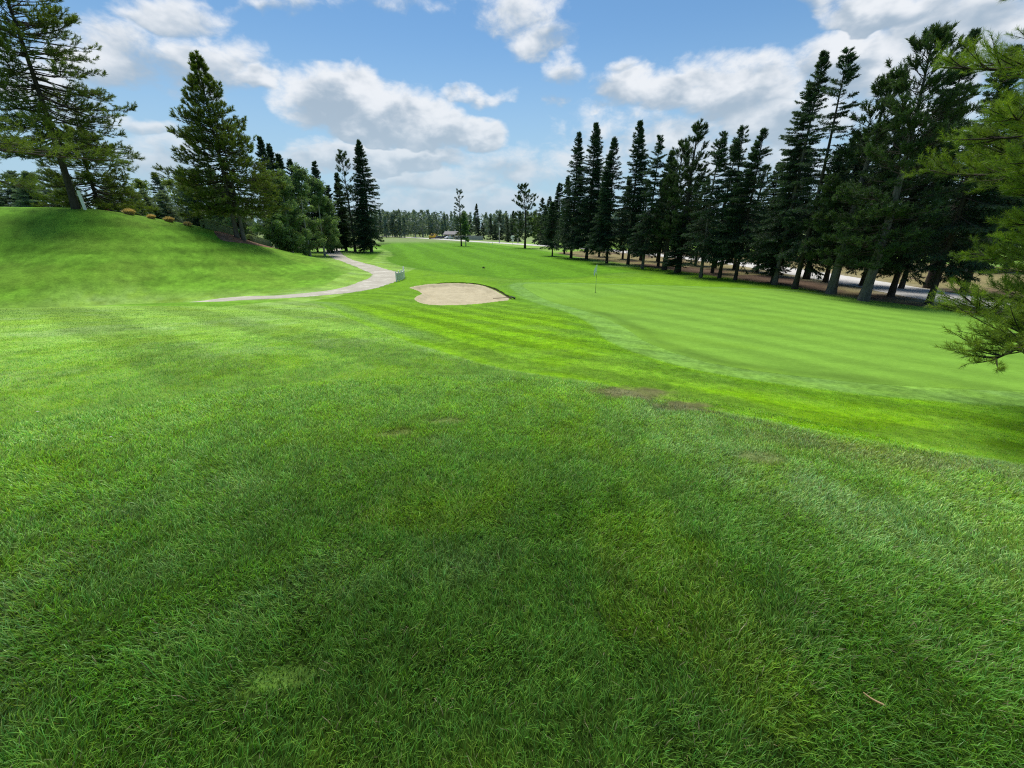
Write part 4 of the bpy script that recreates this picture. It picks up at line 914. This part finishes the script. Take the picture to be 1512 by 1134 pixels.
def bin_on_hill():
    x, y, h = BIN; t = thing('litter_bin', 'dark red box with a grey lid beyond the hill crest under the pine boughs', 'bin', on(x, y)); h = max(h, 1.1)
    m = MB(); m.box((0, 0, h*.38), (.62, .5, h*.72), .4, 0, .94, .04); m.build('box', M['red'], t)
    m = MB(); m.box((0, 0, h*.80), (.50, .42, h*.14), .4, 0, .72, .04); m.build('lid', M['grey'], t)
    for k in (-1, 1): m = MB(); m.box((k*.2, k*.08, .0), (.06, .06, .18), .4, 0, 1, .005); m.build('foot', M['black'], t)
bin_on_hill()

def reed_clump(x, y, seed, label, s):
    rng = np.random.default_rng(seed); n = 420; a = rng.uniform(0, 6.283, n); q = np.sqrt(rng.random(n)); b = np.c_[.55*q*np.cos(a), .42*q*np.sin(a), -.04+0*q]*s
    tip = b*1.5+np.c_[rng.normal(0, .10, n), rng.normal(0, .10, n), (.95-.35*q*q)*rng.uniform(.75, 1.1, n)]*s
    mid = b*.45+tip*.55+np.c_[0*q, 0*q, .10+0*q]*s; sd = nrm(np.cross(tip-b, rng.normal(size=(n, 3))))*.016
    m = MB(); T = np.concatenate([np.stack([b-sd, b+sd, mid+sd], 1), np.stack([b-sd, mid+sd, mid-sd], 1), np.stack([mid-sd*1.9, mid+sd*1.9, tip], 1)]); tn = np.r_[np.full(2*n, .35), np.full(n, .8)]
    m.tris(T, tn+rng.normal(0, .1, 3*n)); o = m.build('ornamental_grass', M['reed'], None, on(x, y)); tag(o, label, 'grass clump', 'ornamental grass clumps on the hill crest')
OL = ['largest tan feathery grass clump, nearest the leaning pine on the hill crest', 'small low tan grass clump, second along the crest from the leaning pine', 'wide tan grass clump before the pale aspens, third along the crest', 'tan grass clump nearest the clipped hedge']
for k, (x, y) in enumerate(ORN): reed_clump(x-.7, y+1.0, 600+k, OL[k], (.66, .48, .6, .5)[k])

def hedge(pts, label, seed):
    rng = np.random.default_rng(seed); S_ = spline(pts, 12); c = S_.mean(0); z0 = h1(*c); T = nrm(np.gradient(S_, axis=0)); N_ = np.c_[-T[:, 1], T[:, 0]]
    prof = np.array([(-.42, -.1), (-.45, .42), (-.36, .74), (-.1, .82), (.15, .82), (.36, .74), (.45, .42), (.42, -.1)]); ends = np.minimum(1, np.minimum(np.arange(len(S_)), np.arange(len(S_))[::-1])/2.*.6+.4)
    zz = height(S_[:, 0], S_[:, 1])-z0; V = np.stack([np.c_[(S_-c)+N_*p*ends[:, None], zz+q*ends+.05*noise2(np.arange(len(S_))*.8, np.full(len(S_), p*3), 4)*(q > 0)] for p, q in prof], 1)
    m = MB(); n, k = V.shape[:2]; i = np.arange(n-1)[:, None]; j = np.arange(k-1)[None]; F = np.stack([i*k+j, i*k+j+1, (i+1)*k+j+1, (i+1)*k+j], -1).reshape(-1, 4); m.add(V.reshape(-1, 3), F, .15, 0, True)
    Q = V.reshape(-1, 3)[F]; w = rng.random((len(F), 60, 2)); P = ((Q[:, None, 0]*(1-w[..., :1])+Q[:, None, 1]*w[..., :1])*(1-w[..., 1:])+(Q[:, None, 3]*(1-w[..., :1])+Q[:, None, 2]*w[..., :1])*w[..., 1:]).reshape(-1, 3)
    d = np.cross(Q[:, 1]-Q[:, 0], Q[:, 3]-Q[:, 0]); d = nrm(np.repeat(d, 60, 0)); d = d*np.sign((d*np.array((0, 0, 1.))).sum(1)+.3)[:, None]
    fins(m, P, nrm(d+rng.normal(0, .5, P.shape)), np.full(len(P), .05), 3, .08, .05, .8, rng, .3+.5*np.clip(P[:, 2]-P[:, 2].min(), 0, .6)/.6*rng.uniform(.6, 1.2, len(P)))
    o = m.build('clipped_hedge', M['hedge'], None, (c[0], c[1], z0)); tag(o, label, 'hedge', 'clipped hedges by the mulch bed')
hedge(HEDGE[0], 'low clipped hedge left of the twin trunks above the mulch', 71); hedge(HEDGE[1], 'low clipped hedge right of the twin trunks above the mulch', 72)

# ---- far end: road furniture, fence, house, machines, cars ----
def utility_pole(i, label):
    x, y, h = POLES[i]; t = thing('utility_pole', label, 'utility pole', on(x, y), 0, 'utility poles by the road'); m = MB(); m.tubes(np.array([[[0, 0, -.3], [0, 0, h*.5], [0, 0, h]]]), np.array([[.20, .17, .13]]), 8, cap=True); m.build('pole', M['bark_pale'], t)
    m = MB(); m.box((0, 0, h-.5), (1.8, .12, .14), .3, 0, 1, .02); m.build('crossarm', M['grey'], t)
    m = MB(); m.tubes(np.array([[[.2, -.3, h*.62], [.2, -.3, h*.62+.9]]]), np.array([[.24, .24]]), 10, cap=True); m.build('transformer', M['white'], t)
utility_pole(0, 'shorter pale utility pole left of the white road sign'); utility_pole(1, 'taller pale utility pole right of the white road sign')

x, y, h = SIGN; t_ = thing('road_sign', 'small white road sign seen from behind beside the road', 'sign', on(x, y))
m = MB(); m.box((0, 0, h*.5), (.10, .10, h), 0, 0, 1, .01); m.build('post', M['grey'], t_)
m = MB(); a = [(math.cos(R(45*k+22.5)), math.sin(R(45*k+22.5))) for k in range(8)]; m.add([(p*.75, -.07, h-.55+q*.75) for p, q in a]+[(p*.75, -.03, h-.55+q*.75) for p, q in a], [[0, 1, 2, 3, 4, 5, 6, 7], [15, 14, 13, 12, 11, 10, 9, 8]]); n0 = m.n
m.add([(p*.75, yy, h-.55+q*.75) for yy in (-.07, -.03) for p, q in a], [(k, (k+1) % 8+8*0, (k+1) % 8+8, k+8) for k in range(8)]); m.build('panel', M['white'], t_)
m = MB(); m.box((0, -.05, h-1.62), (.8, .04, .45), 0, 0, 1, .006); m.build('plate', M['white'], t_)

for k, (x, y) in enumerate(MARKERS):
    t_ = thing('course_marker', ('left' if k == 0 else 'right')+' one of two tiny white stakes at the far fairway edge', 'stake', on(x, y), 0, 'white stakes at the fairway edge')
    m = MB(); m.box((0, 0, .42), (.13, .13, 1.0), .2, 0, .9, .015); m.build('stake', M['white'], t_); m = MB(); m.box((0, 0, .95), (.15, .15, .06), .2, 0, .5, .01); m.build('cap', M['white'], t_)

def far_fence():
    (x1, y1), (x2, y2) = FARFENCE; a, b = np.array((x1, y1)), np.array((x2, y2)); c = (a+b)/2; t = thing('board_fence', 'long grey board fence beside the far road, right of the tan house', 'fence', on(*c)); d = b-a; L_ = np.linalg.norm(d); ang = math.atan2(d[1], d[0]); n = 8
    for k in range(n):
        q = a+d*(k+.5)/n-c; h = 1.7+.15*(k % 3); m = MB(); m.box((q[0], q[1], h/2+.05), (L_/n-.16, .08, h), ang, 0, 1, .01)
        for j in range(6): e = q+d/L_*((j+.5)/6-.5)*(L_/n-.2); m.box((e[0]+.0, e[1]-.06, h/2+.05), (L_/n/6-.04, .04, h-.1), ang, 0, 1, .004)
        m.build('panel', M['grey'], t)
    for k in range(n+1): q = a+d*k/n-c; m = MB(); m.box((q[0], q[1], .95), (.16, .16, 2.2), ang, 0, 1, .02); m.build('post', M['grey'], t)
far_fence()

def house():
    x, y, h = HOUSE; t = thing('house', 'small tan house with a low grey roof, behind the skinny ragged pine', 'house', on(x, y), R(-12)); w, d, e = 6.5, 6., 2.3; rp = 3.6
    m = MB(); m.add([(-w/2, -d/2, -.2), (w/2, -d/2, -.2), (w/2, d/2, -.2), (-w/2, d/2, -.2), (-w/2, -d/2, e), (w/2, -d/2, e), (w/2, d/2, e), (-w/2, d/2, e), (-w/2, 0, rp-.1), (w/2, 0, rp-.1)], [(0, 1, 5, 4), (2, 3, 7, 6)]); m.add([(w/2, -d/2, -.2), (w/2, d/2, -.2), (w/2, d/2, e), (w/2, 0, rp-.1), (w/2, -d/2, e)], [(0, 1, 2, 3, 4)]); m.add([(-w/2, d/2, -.2), (-w/2, -d/2, -.2), (-w/2, -d/2, e), (-w/2, 0, rp-.1), (-w/2, d/2, e)], [(0, 1, 2, 3, 4)]); m.build('wall', M['tan'], t)
    m = MB(); o_ = .5
    for s in (-1, 1): m.add([(-w/2-o_, s*(d/2+o_), e-.25), (w/2+o_, s*(d/2+o_), e-.25), (w/2+o_, 0, rp), (-w/2-o_, 0, rp), (-w/2-o_, s*(d/2+o_), e-.10), (w/2+o_, s*(d/2+o_), e-.10), (w/2+o_, 0, rp+.15), (-w/2-o_, 0, rp+.15)], [(0, 1, 2, 3), (4, 5, 6, 7), (0, 1, 5, 4), (1, 2, 6, 5), (3, 0, 4, 7)])
    r_ = m.build('roof', M['roof'], t); m = MB(); m.box((1.5, 1., rp+.3), (.7, .7, 1.4), 0, 0, 1, .03); m.build('chimney', M['grey'], r_)
    for px in (-2.0, 1.9): m = MB(); m.box((px, -d/2-.02, 1.5), (1.5, .08, 1.1), 0, 0, 1, .01); f = m.build('window', M['white'], t); m = MB(); m.box((px, -d/2-.07, 1.5), (1.3, .03, .9)); m.build('pane', M['glass'], f)
    m = MB(); m.box((0, -d/2-.03, .95), (.95, .08, 2.0), 0, 0, 1, .01); m.build('door', M['white'], t)
house()

def car(i, paint, label):
    x, y, h = CARS[i]; t = thing('parked_car', label, 'car', on(x, y), R(12+20*i), 'vehicles parked by the house'); w = 1.8
    pr = [(-2.2, .35), (-2.2, .85), (-1.5, .95), (-1.0, 1.45), (.45, 1.45), (1.1, .98), (2.1, .82), (2.25, .5), (2.2, .35)]
    m = MB(); k = len(pr); V = [(p, s*w/2*(.86 if q > 1. else 1), q) for s in (-1, 1) for p, q in pr]; m.add(V, [list(range(k))]); m.f.append((np.array([list(range(2*k-1, k-1, -1))]), 0, False)); m.f.append((np.array([(j, j+k, (j+1) % k+k, (j+1) % k) for j in range(k)]), 0, False)); m.build('body', paint, t)
    for s in (-1, 1): m = MB(); m.add([(-1.15, s*(w/2*.93+.02), 1.0), (.85, s*(w/2*.93+.02), 1.0), (.38, s*(w/2*.87+.02), 1.38), (-.92, s*(w/2*.87+.02), 1.38)], [(0, 1, 2, 3)]); m.build('side_window', M['glass'], t)
    m = MB(); m.add([(1.06, -.72, 1.03), (1.06, .72, 1.03), (.54, .68, 1.42), (.54, -.68, 1.42)], [(0, 1, 2, 3)]); m.build('windscreen', M['glass'], t)
    for px in (-1.4, 1.4):
        for s in (-1, 1): m = MB(); m.tubes(np.array([[[px, s*.70, .33], [px, s*.93, .33]]]), np.full((1, 2), .33), 14, cap=True); wh = m.build('wheel', M['black'], t); m = MB(); m.tubes(np.array([[[px, s*.90, .33], [px, s*.95, .33]]]), np.full((1, 2), .2), 10, cap=True); m.build('rim', M['metal'], wh)
car(0, M['carpaint_dark'], 'dark car parked between the yellow machines and the tan house'); car(1, M['carpaint_white'], 'white car parked nearest the tan house'); car(2, M['carpaint_dark'], 'dark car parked nearest the yellow machines')

def machine(i, label):
    x, y, h = MACH[i]; t = thing('yellow_digger', label, 'digger', on(x, y), R(30+100*i), 'yellow machines by the far road')
    m = MB(); m.box((0, 0, .95), (2.4, 1.4, .7), 0, 0, .92, .08); m.box((-.8, 0, 1.45), (.8, 1.3, .5), 0, 0, .85, .06); m.build('body', M['yellow'], t)
    m = MB(); m.box((.25, 0, 1.85), (1.0, 1.2, 1.2), 0, 0, .85, .06); c_ = m.build('cab', M['yellow'], t); m = MB(); m.box((.25, 0, 1.95), (1.0, 1.24, .7), 0, 0, .86, .03); m.build('window', M['glass'], c_)
    for s in (-1, 1): m = MB(); m.box((0, s*.62, .35), (2.6, .4, .66), 0, 0, .88, .16); m.build('track', M['black'], t)
    m = MB(); m.tubes(np.array([[[1.0, .2, 1.2], [2.2, .2, 2.4], [3.2, .2, 1.9], [3.5, .2, .8]]]), np.array([[.18, .16, .13, .10]]), 6, cap=True); m.build('arm', M['yellow'], t)
    m = MB(); m.box((3.5, .2, .5), (.6, .7, .6), 0, 0, .6, .05); m.build('bucket', M['metal'], t)
machine(0, 'left yellow digger parked beside the far road'); machine(1, 'right yellow digger parked beside the far road')

x, y = CLOD; t_ = MB(); rng_ = np.random.default_rng(3); n = 60; a = nrm(rng_.normal(size=(n, 3))); V = a*np.array((.16, .13, .09))*rng_.uniform(.8, 1.2, (n, 1)); V[:, 2] = np.maximum(V[:, 2], -.03)
fins(t_, V*.5, a, np.full(n, .06), 6, .09, .05, .8, rng_, np.full(n, .3)); tag(t_.build('turf_clod', M['hedge'], None, on(x, y, .05)), 'tiny dark clod of turf lying alone on the fairway beyond the bunker', 'clod')

# a few dry stalks and leaves dropped on the near lawn
def litter(kind, x, y, rzv, L_, label, seed):
    rng = np.random.default_rng(seed)
    if kind == 'stick':
        P = np.c_[np.linspace(-.5, .5, 7)*L_, .03*L_*np.sin(np.linspace(0, 5, 7)), .05+.006*np.cos(np.linspace(0, 4, 7))]; c, s = math.cos(rzv), math.sin(rzv); P = np.c_[P[:, 0]*c-P[:, 1]*s, P[:, 0]*s+P[:, 1]*c, P[:, 2]]
        m = MB(); m.tubes(P[None], np.linspace(.005, .003, 7)[None], 5, cap=True); o = m.build('dry_stick', M['reed'], None, on(x, y)); tag(o, label, 'stick')
    else:
        m = MB(); u = np.linspace(0, 1, 6); w = np.sin(u*np.pi)**.8*.4; V = np.array([(q*L_, s*ww*L_, .05+.12*L_*(q-.5)**2+.1*L_*abs(s)*ww) for q, ww in zip(u, w) for s in (-1, 0, 1)]); c, s_ = math.cos(rzv), math.sin(rzv); V = np.c_[V[:, 0]*c-V[:, 1]*s_, V[:, 0]*s_+V[:, 1]*c, V[:, 2]]
        F = [(3*i+j, 3*i+3+j, 3*i+4+j, 3*i+1+j) for i in range(5) for j in range(2)]; m.add(V, F, .9, 0, True); o = m.build('dry_leaf', M['grey'], None, on(x, y)); tag(o, label, 'leaf')
for a in LITTER: litter(*a)

# =====================================================================
# sky, sun, camera
# =====================================================================
SUN_AZ, SUN_EL = -12., 65.        # degrees right of straight ahead, above the horizon
w = bpy.data.worlds.new('World'); bpy.context.scene.world = w; w.use_nodes = True; w.node_tree.nodes.clear(); T = NT(w.node_tree)

def cloud_group():
    g = bpy.data.node_groups.new('cloud_cover', 'ShaderNodeTree'); g.interface.new_socket('Dir', in_out='INPUT', socket_type='NodeSocketVector'); g.interface.new_socket('Cover', in_out='OUTPUT', socket_type='NodeSocketFloat'); g.interface.new_socket('Light', in_out='OUTPUT', socket_type='NodeSocketFloat')
    t = NT(g); gi = t.n('NodeGroupInput'); go = t.n('NodeGroupOutput'); d = gi.outputs[0]
    sp = t.n('ShaderNodeSeparateXYZ'); t.put(sp.inputs[0], d)
    az = t.m('MULTIPLY', t.m('ARCTAN2', sp.outputs[0], sp.outputs[1]), 57.29578); el = t.m('MULTIPLY', t.m('ARCSINE', sp.outputs[2]), 57.29578)
    mp = t.n('ShaderNodeMapping'); mp.inputs['Scale'].default_value = (1, 1, 1.7); t.put(mp.inputs['Vector'], d)
    n_big = t.noise(mp.outputs[0], 6.5, 5, .55, .1); n_fin = t.noise(mp.outputs[0], 22., 7, .6, .25); n_soft = t.noise(mp.outputs[0], 13., 3, .5, .1)
    az = t.m('ADD', az, t.m('MULTIPLY', t.m('SUBTRACT', n_big, .5), 3.2)); el = t.m('ADD', el, t.m('MULTIPLY', t.m('SUBTRACT', n_soft, .5), 4.))
    best = None; hgt = None
    for (kind, a0, e0, ra, re, an, wt) in CLOUD_BLOBS:
        x_ = t.m('SUBTRACT', az, a0); y_ = t.m('SUBTRACT', el, e0); c, s = math.cos(R(an)), math.sin(R(an))
        u = t.m('ADD', t.m('MULTIPLY', x_, c/ra), t.m('MULTIPLY', y_, s/ra)); v = t.m('SUBTRACT', t.m('MULTIPLY', y_, c/re), t.m('MULTIPLY', x_, s/re))
        q = t.m('SUBTRACT', wt, t.m('MULTIPLY', t.m('ADD', t.m('MULTIPLY', u, u), t.m('MULTIPLY', v, v)), wt*.62))
        if best is None: best, hgt = q, v
        else:
            g_ = t.rng(t.m('SUBTRACT', q, best), -.12, .12); hgt = t.m('ADD', t.m('MULTIPLY', hgt, t.m('SUBTRACT', 1., g_)), t.m('MULTIPLY', v, g_)); best = t.m('MAXIMUM', best, q)
    best = t.m('MAXIMUM', best, -.45)
    k = t.m('ADD', best, t.m('ADD', t.m('MULTIPLY', t.m('SUBTRACT', n_big, .5), 1.0), t.m('MULTIPLY', t.m('SUBTRACT', n_fin, .5), 1.05)))
    t.put(go.inputs[0], k)
    puff = t.m('ADD', t.m('MULTIPLY', t.m('SUBTRACT', n_fin, .5), 1.3), t.m('MULTIPLY', t.m('SUBTRACT', n_soft, .5), 1.6))
    t.put(go.inputs[1], t.m('ADD', t.m('MULTIPLY', hgt, .5), puff)); return g
cg = cloud_group()
tc = T.n('ShaderNodeTexCoord').outputs['Generated']
nv = T.n('ShaderNodeVectorMath', operation='NORMALIZE'); T.put(nv.inputs[0], tc)
g_ = T.n('ShaderNodeGroup'); g_.node_tree = cg; T.put(g_.inputs[0], nv.outputs[0]); d0, l0 = g_.outputs[0], g_.outputs[1]
sky = T.n('ShaderNodeTexSky', sky_type='NISHITA'); sky.sun_disc = False; sky.sun_elevation = R(SUN_EL); sky.sun_rotation = R(SUN_AZ); sky.altitude = 700; sky.air_density = 1.0; sky.dust_density = .6; sky.ozone_density = 2.
sep = T.n('ShaderNodeSeparateXYZ'); T.put(sep.inputs[0], nv.outputs[0]); elev = T.m('MAXIMUM', sep.outputs[2], 0.)
blue = T.mix(1., sky.outputs[0], SKY_TINT, 'MULTIPLY')
haze = T.rng(elev, .0, .38, .95, .0, True); blue = T.mix(haze, blue, HAZE)
alpha = T.rng(d0, -.08, .54, 0., 1., True); thick = T.rng(d0, .10, .85, 0., 1., True)
val = T.rng(T.m('SUBTRACT', l0, T.m('MULTIPLY', thick, .30)), -.62, .30, 0., 1., True)
cc = T.mix(val, CLOUD_DARK, CLOUD_LIGHT)
cc = T.mix(T.rng(elev, .02, .26, .80, .0, True), cc, LOWCLOUD)
final = T.mix(T.m('MULTIPLY', alpha, .96), blue, cc)
bg = T.n('ShaderNodeBackground'); T.put(bg.inputs['Color'], final); bg.inputs['Strength'].default_value = SKY_STRENGTH
wo = T.n('ShaderNodeOutputWorld'); T.put(wo.inputs[0], bg.outputs[0])
w.cycles.sampling_method = 'MANUAL'; w.cycles.sample_map_resolution = 512

sd = bpy.data.lights.new('sun', 'SUN'); sd.energy = SUN_STRENGTH; sd.angle = R(SUN_ANGLE); sd.color = (1., .965, .90)
so = bpy.data.objects.new('sun', sd); C.objects.link(so); so.rotation_euler = (R(90-SUN_EL), 0, R(180-SUN_AZ)+math.pi)
# a sun lamp shines along its -Z: aim it from the sun's place to the ground
from mathutils import Vector
sv = Vector((math.sin(R(SUN_AZ))*math.cos(R(SUN_EL)), math.cos(R(SUN_AZ))*math.cos(R(SUN_EL)), math.sin(R(SUN_EL))))
so.rotation_euler = sv.to_track_quat('Z', 'Y').to_euler(); so.location = (0, 0, 40)

cd = bpy.data.cameras.new('camera'); co = bpy.data.objects.new('camera', cd); C.objects.link(co)
co.location = (0, 0, EYE); co.rotation_euler = (R(90-20.6), 0, 0); cd.sensor_width = 36; cd.lens = 36*610/1512; cd.clip_start = .05; cd.clip_end = 6000
sc = bpy.context.scene; sc.camera = co
sc.view_settings.view_transform = 'Standard'; sc.view_settings.look = 'None'; sc.view_settings.exposure = 0; sc.view_settings.gamma = 1
sc.cycles.max_bounces = 6; sc.cycles.diffuse_bounces = 3; sc.cycles.transmission_bounces = 4; sc.cycles.glossy_bounces = 2
sc.cycles.use_denoising = False; sc.cycles.filter_width = 1.15
